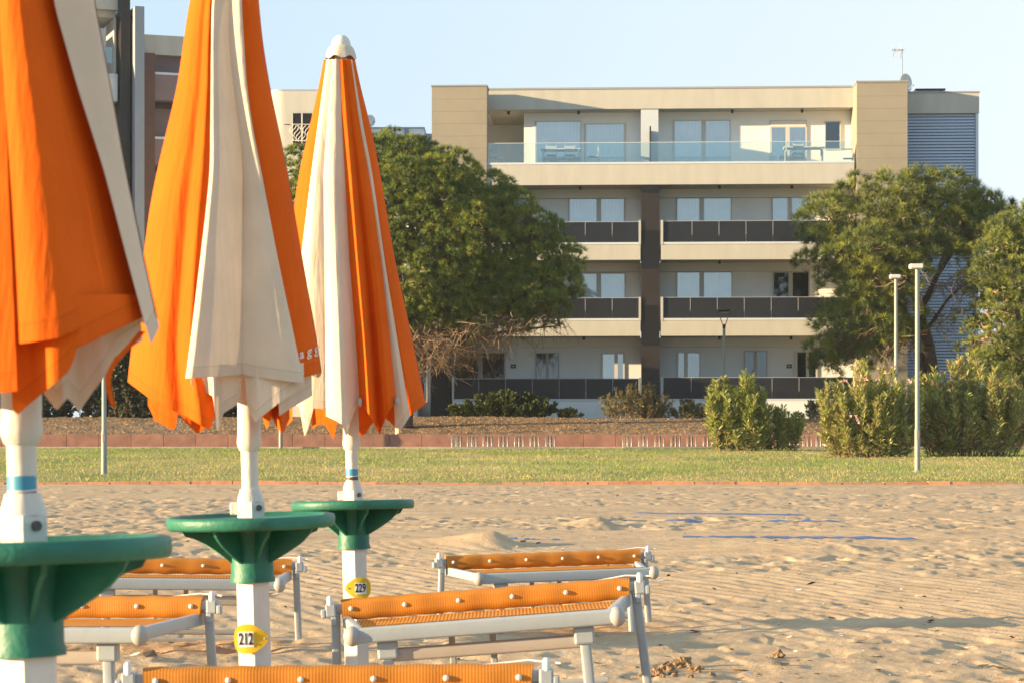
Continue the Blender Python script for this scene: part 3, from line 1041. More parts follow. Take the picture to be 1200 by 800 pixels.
# ---- nearest umbrella, cut by the left edge of the picture
silA = dict(L=[(-600, -40), (0, -84), (200, -115), (380, -140), (500, -155)], R=[(-600, 36), (0, 111), (100, 130), (200, 148), (300, 169), (383, 187), (470, 205)],
            top=-622, collar=512, hem=372, back=[1, 0, 1, 0, 1], pitch=-0.6, panels=[
    dict(mi=C_, L=[(-600, -40), (0, -84), (200, -115), (380, -140), (500, -155)], R=[(-600, -26), (0, -40), (200, -55), (450, -70)], hem=[(0, 455), (1, 468)]),
    dict(mi=O_, L=[(-600, -27), (0, -42), (200, -57), (450, -72)], R=[(-600, -13), (0, 3), (200, 9), (450, 20)], hem=[(0, 468), (1, 458)], off=[(0, 0), (1, 0)], layer=.0),
    dict(mi=C_, L=[(-600, 12), (0, 62), (100, 90), (200, 122), (300, 148), (367, 166), (450, 190)], R=[(-600, 36), (0, 111), (100, 130), (200, 148), (300, 169), (383, 187), (470, 205)],
         hem=[(0, 404), (.35, 398), (1, 383)], layer=.03, off=[(0, 0), (1, 0.0)]),
    dict(mi=O_, L=[(-600, -16), (0, -6), (200, 1), (300, 5), (400, 9), (450, 11)], R=[(-600, 15), (0, 68), (100, 97), (200, 129), (300, 155), (367, 174), (450, 196)],
         hem=[(0, 404), (.12, 402), (.35, 396), (.5, 385), (.7, 377), (1, 367)], off=[(0, -.035), (.06, -.004), (.2, .014), (.40, .020), (.50, .004), (1, -.115)]),
    dict(mi=O_, L=[(340, 8), (485, 15)], R=[(340, 172), (480, 172)], hem=[(0, 478), (.03, 486), (.12, 474), (.27, 455), (.42, 436), (.46, 424), (.49, 408), (.6, 400), (1, 370)],
         off=[(0, .0), (.15, -.02), (.3, .02), (.5, .02), (1, -.06)], layer=.018, top=345, nt=26),
    dict(mi=C_, L=[(250, 48), (490, 52)], R=[(250, 150), (400, 168), (490, 166)], hem=[(0, 462), (.13, 481), (.24, 466), (.36, 482), (.48, 462), (.62, 440), (.72, 418), (1, 399)],
         off=[(0, -.02), (.2, .01), (.3, -.02), (.6, 0), (1, -.05)], layer=.13, top=240, nt=40),
    dict(mi=O_, L=[(380, 168), (402, 155), (425, 124), (445, 120), (476, 130)], R=[(380, 176), (402, 164), (425, 131), (445, 126), (476, 136)], hem=[(0, 474), (1, 477)], layer=.10, top=388, nt=40),
])
umbrella('nearest closed orange and cream beach umbrella, cut off by the left edge', 767, 28, 631, silA, 1.6, None, (557, 584))

# ---- the middle umbrella
silB = dict(L=[(-110, 255), (0, 222), (100, 208), (200, 184), (240, 176), (300, 168), (400, 155), (448, 149), (510, 146)],
            R=[(-110, 298), (0, 303), (50, 308), (100, 316), (200, 337), (300, 354), (400, 372), (435, 377), (500, 386)],
            top=-129, collar=523, hem=432, back=[1, 0, 1, 0, 1], pitch=0.9, panels=[
    dict(mi=O_, L=[(-110, 255), (0, 222), (100, 208), (200, 184), (240, 176), (300, 168), (400, 155), (448, 149), (510, 146)],
         R=[(-110, 267), (0, 252), (100, 252), (200, 252), (250, 249), (300, 246), (400, 242), (445, 250), (470, 258), (505, 262)],
         hem=[(0, 447), (.26, 467), (.45, 478), (.62, 487), (.86, 504), (.93, 485), (1, 462)], off=[(0, 0), (.25, .02), (.45, .012), (.6, -.012), (.78, .014), (1, -.035)]),
    dict(mi=O_, L=[(-110, 282), (0, 278), (100, 284), (200, 300), (300, 318), (400, 338), (450, 350)], R=[(-110, 298), (0, 303), (50, 308), (100, 316), (200, 337), (300, 354), (400, 372), (435, 377), (500, 386)],
         hem=[(0, 444), (1, 436)], layer=.03, off=[(0, 0), (.5, .004), (1, 0)]),
    dict(mi=C_, L=[(-110, 264), (0, 248), (100, 247), (200, 246), (250, 241), (300, 235), (400, 223), (445, 217)], R=[(-110, 277), (0, 272), (55, 272), (100, 278), (200, 292), (300, 293), (440, 293)],
         hem=[(0, 443), (.5, 441), (1, 438)], off=[(0, .045), (.09, .056), (.27, .026), (.87, -.056), (1, -.085)], layer=-.012),
    dict(mi=C_, L=[(-110, 274), (0, 268), (55, 267), (100, 272), (200, 285), (300, 285), (440, 284)], R=[(-110, 284), (0, 283), (100, 289), (150, 296), (200, 306), (300, 325), (400, 346), (450, 357)],
         hem=[(0, 438), (.15, 441), (1, 449)], off=[(0, -.056), (.3, -.014), (.75, .036), (.92, .045), (1, .03)], layer=-.012),
    dict(mi=C_, L=[(430, 222), (500, 228)], R=[(430, 284), (500, 283)], hem=[(0, 450), (.42, 464), (.47, 504), (.55, 500), (.62, 484), (.9, 474), (.97, 462), (1, 440)],
         off=[(0, .03), (.3, .0), (.45, .03), (.6, -.02), (1, -.05)], layer=.012, top=425, nt=24),
    dict(mi=C_, L=[(430, 287), (500, 289)], R=[(430, 356), (500, 357)], hem=[(0, 466), (.06, 484), (.15, 495), (.3, 486), (.6, 470), (1, 452)],
         off=[(0, -.05), (.2, .0), (.8, .03), (1, .02)], layer=.008, top=425, nt=24),
    dict(mi=C_, L=[(400, 322), (500, 328)], R=[(400, 364), (500, 367)], hem=[(0, 487), (.45, 476), (1, 463)], layer=.07, top=380, off=[(0, .02), (1, -.05)], nt=24),
    dict(mi=O_, L=[(400, 304), (510, 306)], R=[(400, 338), (510, 340)], hem=[(0, 482), (.2, 503), (.38, 487), (.55, 501), (.75, 508), (1, 490)], off=[(0, 0), (.3, .03), (.45, -.02), (.7, .03), (1, -.03)], layer=.11, top=380, nt=24),
    dict(mi=O_, L=[(400, 172), (510, 174)], R=[(400, 222), (510, 224)], hem=[(0, 474), (.15, 492), (.5, 502), (.62, 503), (.7, 484), (1, 497)], layer=.06, top=380, off=[(0, .02), (.5, .0), (1, -.02)], nt=24),
    dict(mi=O_, L=[(400, 212), (510, 214)], R=[(400, 250), (510, 252)], hem=[(0, 490), (.45, 508), (.8, 498), (1, 488)], layer=.10, top=380, nt=24),
])
uB, cB, canB = umbrella('closed orange and cream beach umbrella with pole plate number 212', 438, 294, 603, silB, 1.5, (293, 746, 1, '212'), None)
# white lettering printed along the orange hem
me = text_mesh('a g g', 0.036, 0.0002, 0.92, 0.0006)
for v in me.vertices:
    px = 362.5 + v.co.x * 438 * 0.86
    py = 411.5 - v.co.y * 438 - (px - 363.5) * 0.35
    x, y, z = cB.surf(np.array([px]), np.array([py]), np.array([0.010 + v.co.z]), 0.03)
    v.co = (x[0], y[0], z[0])
me.materials.append(M['print_white'])
link('lettering', me, canB)

# ---- the far umbrella
silC = dict(L=[(60, 381), (100, 374), (200, 351), (245, 344), (350, 335), (440, 330), (510, 327)], R=[(60, 414), (100, 422), (150, 435), (200, 445), (300, 462), (400, 484), (472, 499), (510, 506)],
            top=58, collar=523, hem=466, back=[0, 1, 0, 1, 0], pitch=-1.3, dusty_lit=True, panels=[
    dict(mi=O_, L=[(60, 381), (100, 374), (200, 351), (245, 344), (350, 335), (440, 330), (510, 327)], R=[(60, 387), (200, 370), (290, 360), (440, 344), (510, 342)], hem=[(0, 478), (.5, 500), (1, 492)], layer=.008),
    dict(mi=C_, L=[(60, 384), (200, 365), (290, 354), (440, 336), (510, 333)], R=[(60, 391), (200, 383), (300, 385), (400, 388), (510, 390)],
         hem=[(0, 470), (.3, 476), (.42, 512), (.5, 500), (.6, 478), (1, 480)], off=[(0, .0), (.35, .03), (.6, .01), (1, -.03)]),
    dict(mi=O_, L=[(60, 409), (150, 423), (200, 433), (300, 447), (400, 461), (490, 476)], R=[(60, 414), (100, 422), (150, 435), (200, 445), (300, 462), (400, 484), (472, 499), (510, 506)], hem=[(0, 490), (.2, 487), (1, 472)], layer=.02,
         off=[(0, -.02), (.3, .005), (1, 0)]),
    dict(mi=C_, L=[(60, 408), (150, 420), (200, 430), (300, 444), (400, 455), (470, 462), (510, 463)], R=[(60, 411), (150, 426), (200, 436), (300, 450), (400, 466), (490, 481), (510, 484)], hem=[(0, 509), (.2, 507), (1, 487)],
         off=[(0, -.03), (.6, .0), (1, .008)], layer=.006),
    dict(mi=C_, L=[(60, 389), (200, 379), (300, 380), (400, 381), (490, 382)], R=[(60, 398), (150, 401), (200, 404), (300, 409), (400, 417), (470, 421), (510, 424)],
         hem=[(0, 487), (.3, 493), (.46, 497), (.56, 512), (.68, 496), (.85, 481), (1, 472)], off=[(0, -.02), (.25, .025), (.45, .038), (.6, .03), (1, -.035)], layer=-.010),
    dict(mi=O_, L=[(60, 397), (150, 400), (200, 403), (300, 408), (400, 416), (475, 420), (510, 422)], R=[(60, 403), (200, 418), (300, 428), (400, 437), (510, 445)], hem=[(0, 473), (.3, 478), (.6, 488), (.9, 505), (1, 510)],
         off=[(0, -.035), (.25, .0), (.55, .038), (.68, .025), (1, -.04)]),
    dict(mi=O_, L=[(60, 403), (200, 418), (300, 428), (400, 437), (510, 445)], R=[(60, 410), (150, 422), (200, 432), (300, 446), (400, 457), (470, 464), (510, 468)], hem=[(0, 510), (.12, 502), (.5, 484), (1, 470)],
         off=[(0, -.04), (.3, .005), (.6, .025), (1, -.01)]),
    dict(mi=O_, L=[(420, 364), (520, 366)], R=[(420, 396), (520, 397)], hem=[(0, 502), (.3, 496), (.5, 498), (.8, 515), (1, 486)], layer=.09, top=410, nt=20),
    dict(mi=O_, L=[(400, 418), (520, 421)], R=[(400, 466), (520, 472)], hem=[(0, 511), (.15, 508), (.3, 496), (.6, 488), (.85, 500), (1, 494)], layer=.13, top=400, nt=24),
])
uC, cC, canC = umbrella('closed orange and cream beach umbrella with white top cap and pole plate number 229', 320, 413.5, 586, silC, 1.5, (418, 688, -1, '229'), (549, 562))
# grey rib tips showing at the hem
for (px, py) in ((422, 471), (465, 470)):
    x, y, z = cC.surf(np.array([px]), np.array([py]), np.array([0.01]), 0.0)
    mb = MB()
    mb.ball((x[0], y[0], z[0]), 0.008, 0.010, 0.016, 10, 8)
    mb.build('rib_tip', M['grey_cap'], uC)


# ------------------------------------------------------------------ loungers
def rsec(w, h, r, n=3):
    out = []
    for cx, cy, a0 in ((w / 2 - r, h / 2 - r, 0), (-w / 2 + r, h / 2 - r, 90), (-w / 2 + r, -h / 2 + r, 180), (w / 2 - r, -h / 2 + r, 270)):
        for k in range(n + 1):
            a = math.radians(a0 + 90 * k / n)
            out.append((cx + r * math.cos(a), cy + r * math.sin(a)))
    return out


def make_lounger(label):
    """white frame with a striped sling; x along the near rail, y to the far (raised) edge"""
    root = empty('sun_lounger', (0, 0, 0), 0, label, 'sun lounger', 'orange sun loungers around the umbrellas')
    zr = 0.335
    # near rail with domed end caps
    mb = MB()
    mb.sweep([(-0.43, 0, zr), (0.43, 0, zr)], rsec(0.038, 0.051, 0.008))
    rail = mb.build('rail', M['alu'], root)
    for x in (-0.437, 0.437):
        mb = MB()
        mb.ball((x, -0.002, zr), 0.029, 0.033, 0.034, 20, 14)
        mb.build('end_cap', M['grey_cap'], rail)
    # side rails running back to the hinges
    for s_ in (-1, 1):
        mb = MB()
        mb.sweep([(s_ * 0.405, 0.015, zr - 0.004), (s_ * 0.50, 0.64, zr + 0.010)], rsec(0.030, 0.043, 0.007))
        mb.build('side_rail', M['alu'], root)
    # far tube with the sling wrapped round it and fixed with studs
    zb, yb = 0.388, 0.60
    sec = [(0.026, -0.036), (0.0265, -0.01), (0.026, 0.018), (0.022, 0.028), (0.010, 0.035), (-0.010, 0.038), (-0.022, 0.034), (-0.026, 0.02), (-0.026, -0.036)]
    mb = MB()
    path = [(-0.51 + 1.02 * i / 24, yb + 0.003 * math.sin(i * 1.7), zb + 0.002 * math.sin(i * 2.3)) for i in range(25)]
    mb.sweep(path, sec)
    band = mb.build('sling_edge', M['sling'], root)
    mb = MB()
    mb.sweep([(-0.535, yb, zb + 0.004), (0.535, yb, zb + 0.004)], rsec(0.026, 0.034, 0.009))
    mb.build('tube', M['alu'], root)
    for i in range(6):
        mb = MB()
        mb.ball((-0.475 + 0.19 * i, yb - 0.028, zb + 0.004), 0.0082, 0.006, 0.0082, 12, 8)
        mb.build('stud', M['stud'], band)
    # hinge blocks
    for s_ in (-1, 1):
        mb = MB()
        x = s_ * 0.538
        mb.rbox(min(x - s_ * .01, x + s_ * 0.028), max(x - s_ * .01, x + s_ * 0.028), yb - 0.030, yb + 0.025, zb - 0.022, zb + 0.026, 0.006)
        mb.rbox(min(x + s_ * 0.026, x + s_ * 0.044), max(x + s_ * 0.026, x + s_ * 0.044), yb - 0.030, yb - 0.002, zb - 0.024, zb + 0.008, 0.005)
        mb.rbox(x - 0.010, x + 0.010, yb - 0.028, yb - 0.008, zb - 0.052, zb - 0.02, 0.004)
        h = mb.build('hinge', M['alu'], root)
        mb = MB()
        mb.tube([(x + s_ * 0.01, yb - 0.02, zb + 0.02), (x + s_ * 0.01, yb - 0.02, zb + 0.046), (x + s_ * 0.01, yb - 0.02, zb + 0.054)], [0.011, 0.011, 0.006], 14)
        mb.build('knob', M['stud'], h)
    # sling bed
    rows = []
    for i in range(13):
        t = i / 12
        y = 0.016 + (yb - 0.028 - 0.016) * t
        rows.append([(x * (1 + 0.13 * t), y, zr + 0.029 + (zb - 0.040 - zr - 0.029) * t - 0.012 * math.sin(PI * t)) for x in np.linspace(-0.40, 0.40, 20)])
    mb = MB()
    mb.grid(rows, 0, True)
    mb.build('sling', M['sling_two'], root)
    # legs
    for s_ in (-1, 1):
        mb = MB()
        mb.sweep([(s_ * 0.335, 0.03, -0.06), (s_ * 0.325, 0.03, zr - 0.02)], rsec(0.036, 0.036, 0.008))
        mb.rbox(s_ * 0.325 - 0.034, s_ * 0.325 + 0.034, 0.005, 0.055, zr - 0.085, zr - 0.024, 0.008)
        mb.build('leg', M['alu'], root)
        mb = MB()
        mb.sweep([(s_ * 0.555, yb + 0.01, -0.06), (s_ * 0.532, yb, zb - 0.01)], rsec(0.032, 0.026, 0.008))
        mb.build('leg', M['alu'], root)
    mb = MB()
    mb.sweep([(-0.32, 0.034, zr - 0.074), (0.32, 0.034, zr - 0.074)], rsec(0.030, 0.044, 0.008))
    mb.build('cross_brace', M['brace'], root)
    mb = MB()
    mb.sweep([(-0.54, yb + 0.012, 0.035), (0.54, yb + 0.012, 0.035)], rsec(0.026, 0.026, 0.008))
    mb.build('foot_bar', M['alu'], root)
    mb = MB()
    mb.sweep([(-0.40, 0.30, 0.10), (0.40, 0.30, 0.10)], rsec(0.024, 0.024, 0.008))
    for x in (-0.12, 0.02):
        mb.rbox(x - 0.011, x + 0.011, 0.29, 0.312, 0.09, zr - 0.02, 0.004)
    mb.build('stretcher', M['alu'], root)
    # thin cord hanging at the hinge
    mb = MB()
    mb.tube([(0.585, yb - 0.03, zb + 0.04), (0.50, yb + 0.01, zb + 0.046), (0.43, yb + 0.02, zb + 0.038), (0.36, yb + 0.03, zb + 0.030)], 0.0025, 6)
    mb.build('cord', M['stud'], root)
    return root


LABELS = [
    'orange striped sun lounger with white frame just right of the pole numbered 229',
    'farthest orange sun lounger in the middle of the beach, behind the one by pole 229',
    'orange sun lounger standing farther back behind the pole numbered 212',
    'orange sun lounger half hidden by the nearest green umbrella table',
    'lowest orange sun lounger at the bottom edge of the photo with vertical stripes',
]
# centre px of the near rail, its row, distance, yaw, roll
SPOTS = [(568, 733, 7.95, 0, 4.3), (664, 674, 11.9, 10, 1.5), (212, 684, 10.8, 7, -0.9), (8, 744, 7.8, -5, 0.4), (375, 850, 5.75, 0, 0.6)]
first = None
for (px, py, d, yaw, roll), lab in zip(SPOTS, LABELS):
    if first is None:
        o = first = make_lounger(lab)
    else:
        o = copy_tree(first)
        o['label'] = lab
    p = pt(px, py, d)
    o.rotation_mode = 'XYZ'
    o.rotation_euler = (0, math.radians(-roll), math.radians(yaw))
    o.location = p - Vector((-0.335 * math.sin(math.radians(roll)), 0, 0.335))
# a strapped cap left on the lowest lounger
# ------------------------------------------------------------------ things on the sand
def fbm_s(t, s_):
    return noise.noise(Vector((t, s_ * 3.1, 0.5)))


def strip(label, px0, px1, py0, py1, w, seed):
    """band of blue tape half buried in the sand; rests on the sand surface"""
    r = random.Random(seed)
    root_rows = []
    for i in range(41):
        t = i / 40
        px, py = px0 + (px1 - px0) * t, py0 + (py1 - py0) * t
        Y = 22.0
        for _ in range(8):
            X_ = (px - 600) / F * Y
            z = float(np.interp(Y, [10, 54], [0.05, 0.19]))
            Y = (HC - z) * F / (py - HY)
        X_ = (px - 600) / F * Y
        ww = w * (0.5 + 0.5 * math.sin(PI * t)) * r.uniform(0.75, 1.1)
        row = []
        for k in range(4):
            y_ = Y - ww / 2 + ww * k / 3
            row.append((X_, y_, sand_at(X_, y_) + 0.002 + 0.012 * (k / 3) - 0.012 * (fbm_s(i * 0.22, seed + 9) > 0.22) + 0.006 * fbm_s(i * 0.35 + k, seed)))
        root_rows.append(row)
    mb = MB()
    mb.grid(root_rows, 0, True, flip=True)
    mb.grid([[(a, b, c - 0.004) for a, b, c in r_] for r_ in root_rows], 0, True)
    return tag(mb.build('blue_tape', M['blue_strap']), label, 'tape', 'blue tapes half buried in the sand')


strip('longest and widest blue tape lying half buried across the middle of the sand', 688, 1012, 609, 612, 0.30, 1)
strip('thin blue tape lying highest on the sand, farthest from the viewer', 742, 1012, 601, 604, 0.13, 2)
strip('pale blue tape lying nearest the viewer on the right of the sand', 800, 1076, 629, 631, 0.16, 3)
strip('short bright blue scrap of tape beside the dark sand drift', 596, 656, 631, 632, 0.20, 4)

for i, (px, py, r, lab) in enumerate(((800, 776, 0.046, 'biggest brown sand clod, tallest of the crumbled lumps right of the lounger leg'),
                                 (781, 779, 0.032, 'small brown sand clod nearest the lounger leg'),
                                 (769, 784, 0.030, 'low brown sand clod just right of the lounger foot'),
                                 (815, 781, 0.026, 'brown sand clod right of the biggest lump'),
                                 (912, 764, 0.030, 'brown sand clod lying alone in the long lounger shadow'))
                                  + tuple((px_, py_, r_, 'tiny brown sand crumb among the bigger clods') for px_, py_, r_ in ((790, 786, .014), (776, 787, .012), (808, 787, .015), (822, 778, .012), (760, 779, .014), (795, 768, .012), (832, 784, .011), (751, 786, .012)))):
    zg, Y = 0.05, 10.0
    for _ in range(5):
        Y = (HC - zg) * F / (py + 6 - HY); zg = sand_at((px - 600) / F * Y, Y)
    X_ = (px - 600) / F * Y
    bm = bmesh.new()
    bmesh.ops.create_icosphere(bm, subdivisions=4, radius=1.0)
    for v in bm.verts:
        n_ = noise.fractal(v.co * 1.6 + Vector((i * 7.3, 0, 0)), 0.7, 2.2, 5)
        v.co *= (1 + 0.42 * n_)
        v.co = Vector((v.co.x * r * 1.0, v.co.y * r * 0.8, v.co.z * r * 0.8))
    me = bpy.data.meshes.new('sand_clod')
    bm.to_mesh(me); bm.free()
    me.materials.append(M.setdefault('clod', mat('brown clod sand', (0.27, 0.175, 0.095), 0.95, 0.25, 30.0, 0.6, 160.0)))  # browner and darker than the beach sand
    o = tag(link('sand_clod', me), lab, 'sand clod', 'crumbled sand clods')
    o.location = (X_, Y, zg + r * 0.22)


# ------------------------------------------------------------------ apartment building
class Site:
    """a building's own frame: pivot point, yaw; px/py at a chosen depth give local coordinates"""
    def __init__(self, cx, cy, yaw, z0):
        self.c, self.y0, self.a, self.z0 = cx, cy, math.radians(yaw), z0

    def loc(self, px, py, y):
        c, s_ = math.cos(self.a), math.sin(self.a)
        k = (px - 600) / F
        x = (k * (self.y0 + y * c) - self.c + y * s_) / (c - k * s_)
        Yw = self.y0 + x * s_ + y * c
        return x, HC + (HY - py) / F * Yw - self.z0

    def box(self, mb, px0, px1, py0, py1, y0, y1, mi=0, r=0.0):
        """py0 above py1; the front face (y0) matches the picture"""
        x0, _ = self.loc(px0, py0, y0)
        x1, _ = self.loc(px1, py0, y0)
        pm = (px0 + px1) / 2
        _, zt = self.loc(pm, py0, y0)
        _, zb = self.loc(pm, py1, y0)
        if r: mb.rbox(x0, x1, y0, y1, zb, zt, r, mi)
        else: mb.box(x0, x1, y0, y1, zb, zt, mi)
        return x0, x1, zb, zt


B = Site((760 - 600) / F * 97.7, 97.7, -2.8, 2.17)
bld = empty('apartment_building', (B.c, B.y0, B.z0), B.a, 'modern cream four storey apartment building with long balconies and a glass fronted top terrace', 'building')
WY = 1.9          # depth of the recessed flats wall behind the balcony fronts

# slabs: top of slab = balcony floor, front edge is the cream fascia
FL = [(571, 1001, 192.5, 216.5), (571, 1001, 286.5, 304.5), (571, 1001, 375.5, 393.5)]
LV = [b for b in FL]
zf = []                                   # floor levels from top floor down to the second floor
mb = MB()
_, ztop = B.loc(785, 103, 1.55)
RY = 1.55         # the roof edge sits behind the balcony fronts
WT = 2.6
x0r, zroof_b = B.loc(571, 129, RY)
xr, _ = B.loc(1003, 129, RY)
mb.box(x0r, xr, RY, 9.0, zroof_b, ztop - 0.05)
roof = mb.build('roof', M['fascia'], bld)
mb = MB()
mb.box(x0r, xr, RY - 0.03, RY + 0.35, ztop - 0.048, ztop + 0.03)
mb.build('coping', M['roof_metal'], roof)
spans = {0: [(571, 1001)], 1: [(528.5, 750.5), (774.5, 1001)], 2: [(528.5, 750.5), (774.5, 1001)]}
for k, (a_, b_, t_, u_) in enumerate(FL):
    for (pa, pb) in spans[k]:
        mb = MB()
        xa, _ = B.loc(pa, t_, 0); xb, _ = B.loc(pb, t_, 0)
        _, zt = B.loc(760, t_, 0); _, zb = B.loc(760, u_, 0)
        mb.box(xa, xb, 0, (WY if k else 8.9) + 0.4, zb, zt)
        slab = mb.build('balcony', M['fascia'], bld)
        mb = MB()
        mb.box(xa, xb, -0.02, 0.10, zt + 0.002, zt + 0.085)
        mb.build('coping', M['cap_metal'], slab)
    zf.append(zt)
_, zg = B.loc(760, 469, 0)
zf.append(zg)
mb = MB()
for (pa, pb) in ((400, 489), (530, 750.5), (774.5, 1001)):
    xa, _ = B.loc(pa, 470, 0); xb, _ = B.loc(pb, 470, 0)
    mb.box(xa, xb, 0, WY + 0.4, -0.3, zg - 0.002)
pl = mb.build('plinth', M['wallb'], bld)
mb = MB()
for (pa, pb) in ((400, 489), (530, 750.5), (774.5, 1001)):
    xa, _ = B.loc(pa, 470, 0); xb, _ = B.loc(pb, 470, 0)
    mb.box(xa, xb, -0.02, 0.10, zg, zg + 0.07)
mb.build('coping', M['cap_metal'], pl)

# recessed walls, storey by storey
xl, _ = B.loc(614, 160, WT); xrr, _ = B.loc(1003, 160, WY - .3)
mb = MB(); mb.box(xl, xrr, WT, 9.0, zf[0] + 0.002, zroof_b - 0.002)
mb.build('wall', M['wallw'], bld)
# deep corner terrace behind the left tower
xl0, _ = B.loc(560, 160, WY)
mb = MB(); mb.box(xl0 - 2.0, xl - 0.004, 6.2, 9.0, zf[0] + 0.002, zroof_b - 0.002)
mb.build('wall', M['wallb'], bld)
xL, _ = B.loc(390, 240, WY)
for k in (1, 2, 3):
    mb = MB()
    top = B.loc(760, FL[k - 1][3], 0)[1]
    mb.box(xL, xrr, WY, 9.0, (zf[k] if k < 3 else -0.3), top - 0.002)
    mb.build('wall', M['wallw'] if k < 3 else M['wallb'], bld)
    mb = MB()                                        # drop beam under the slab
    mb.box(xL, xrr, WY - 0.28, WY - 0.003, top - 0.36, top - 0.003)
    mb.build('drop_beam', M['soffit'], bld)
mb = MB()
ta, _ = B.loc(507, 160, 1.9); tb, _ = B.loc(513, 160, 1.9)
mb.box(ta, tb, 1.95, 8.98, zf[0] + 0.004, zroof_b - 0.004)  # added unseen wall; keeps the low sun off the corner terrace
mb.build('side_wall', M['wallb'], bld)
# inner partition of the top terrace: pale smooth pier
xa, xb = B.loc(751, 160, 1.6)[0], B.loc(771.5, 160, 1.6)[0]
mb = MB(); mb.box(xa, xb, 1.60, WT - 0.003, zf[0] + 0.002, zroof_b - 0.003)
mb.build('pier', M['pale_wall'], bld)

# glazed dark centre column between the balconies
cx0, cx1 = B.loc(751.5, 300, 0.02)[0], B.loc(773, 300, 0.02)[0]
_, zc_top = B.loc(762, 217.2, 0.02)
mb = MB()
edges = [217.2, 226, 270, 315, 358, 405, 448, 495]
kinds = [0, 1, 0, 1, 0, 1, 0]  # brown bands put reflections into the tile colour
for i in range(7):
    _, za = B.loc(762, edges[i], 0.02); _, zb = B.loc(762, edges[i + 1], 0.02)
    mb.box(cx0, cx1, 0.02 + 0.004 * (i % 2), WY - 0.004, max(zb, -0.3) + 0.006, za, kinds[i])
mb.build('column', [M['tile_dark'], M['brown_gloss']], bld)
mb = MB()
B.box(mb, 504.5, 527.5, 217.2, 493, 0.02, WY - 0.004)
mb.build('column', M['tile_dark'], bld)
# thin white end posts of the balconies
for (pa, pb, rows) in ((748.6, 751.0, ((258, 286.6), (348, 375.6))), (774.2, 777.0, ((258, 286.6), (348, 375.6))), (529.5, 532, ((442, 468.6),)), (749, 751, ((442, 468.6),)), (774.6, 777, ((441, 468.6),))):
    for (a_, b_) in rows:
        mb = MB(); B.box(mb, pa, pb, a_, b_, -0.03, 0.30)
        mb.build('end_post', M['fascia'], bld)

# balustrades: smoked panels between thin posts
def balustrade(px0, px1, pyt, pyb, posts):
    mb = MB()
    n = len(posts) - 1
    for a_, b_ in zip(posts[:-1], posts[1:]):
        B.box(mb, a_ + 0.3, b_ - 0.3, pyt + 0.6, pyb, 0.03, 0.045)
    r = mb.build('balustrade', M['smoked'], bld)
    for p in posts[1:-1]:
        mb = MB()
        B.box(mb, p - 0.28, p + 0.28, pyt + 0.6, pyb - 9, 0.02, 0.06)
        mb.build('post', M['rail_grey'], r)
    mb = MB()
    B.box(mb, px0, px1, pyt, pyt + 0.6, 0.01, 0.065)
    mb.build('handrail', M['rail_grey'], r)


def rng_posts(a, b, start, step):
    return [a] + [start + step * i for i in range(40) if a + 4 < start + step * i < b - 4] + [b]


balustrade(571, 748.4, 260, 284.3, rng_posts(571, 748.4, 591, 31.6))
balustrade(777.2, 1000, 258.5, 284.3, rng_posts(777.2, 1000, 811, 31.6))
balustrade(571, 748.4, 349, 373.3, rng_posts(571, 748.4, 591, 31.6))
balustrade(777.2, 1000, 348, 373.3, rng_posts(777.2, 1000, 809, 31.6))
balustrade(532.3, 748.8, 443, 467.0, rng_posts(532.3, 748.8, 561, 31.4))
balustrade(777.2, 1000, 441.5, 467.0, rng_posts(777.2, 1000, 810, 31.6))
balustrade(420, 488, 443, 467.0, rng_posts(420, 488, 440, 31.6))
# clear glass along the top terrace
mb = MB(); B.box(mb, 571.5, 1000.5, 167, 190.2, 0.03, 0.045)
g = mb.build('glass_balustrade', M['rail_glass'], bld)
mb = MB(); B.box(mb, 571.5, 1000.5, 166.6, 167.2, 0.022, 0.053)
mb.build('rim', M['cap_metal'], g)
mb = MB(); B.box(mb, 761.3, 763.0, 148, 190.4, 0.15, 1.7)
mb.build('terrace_divider', M['brown_gloss'], bld)


# towers clad in beige slabs
def tower(pa, pb, pt_, y0, y1, name='tower', slim=None):
    mb = MB()
    x0, _ = B.loc(pa, 200, y0); x1, _ = B.loc(pb, 200, y0)
    _, zt = B.loc((pa + pb) / 2, pt_, y0)
    if slim:
        _, zlow = B.loc(538, 392.8, y0)
        mb.box(x0, x1, y0, y1, zlow, zf[0] - 0.5)
        mb.box(x0, x1, y0, slim, zf[0] - 0.5, zt)
        y1 = slim
    else:
        mb.box(x0, x1, y0, y1, -0.3, zt)
    o = mb.build(name, M['cladding'], bld)
    mb = MB()
    mb.box(x0 - 0.03, x1 + 0.03, y0 - 0.03, y1, zt + 0.002, zt + 0.06)
    mb.build('coping', M['roof_metal'], o)
    return x0, x1, zt


tower(506, 570.5, 101.5, -0.06, 9.0, slim=1.25)
mb = MB(); rx, _ = B.loc(571, 129, RY); ra, _ = B.loc(507, 129, RY)
mb.box(ra, rx - 0.003, RY, 9.0, zroof_b, ztop - 0.05)
mb.build('roof', M['soffit'], bld)
tx0, tx1, tzt = tower(1004, 1063.5, 96.5, -0.06, 9.0)
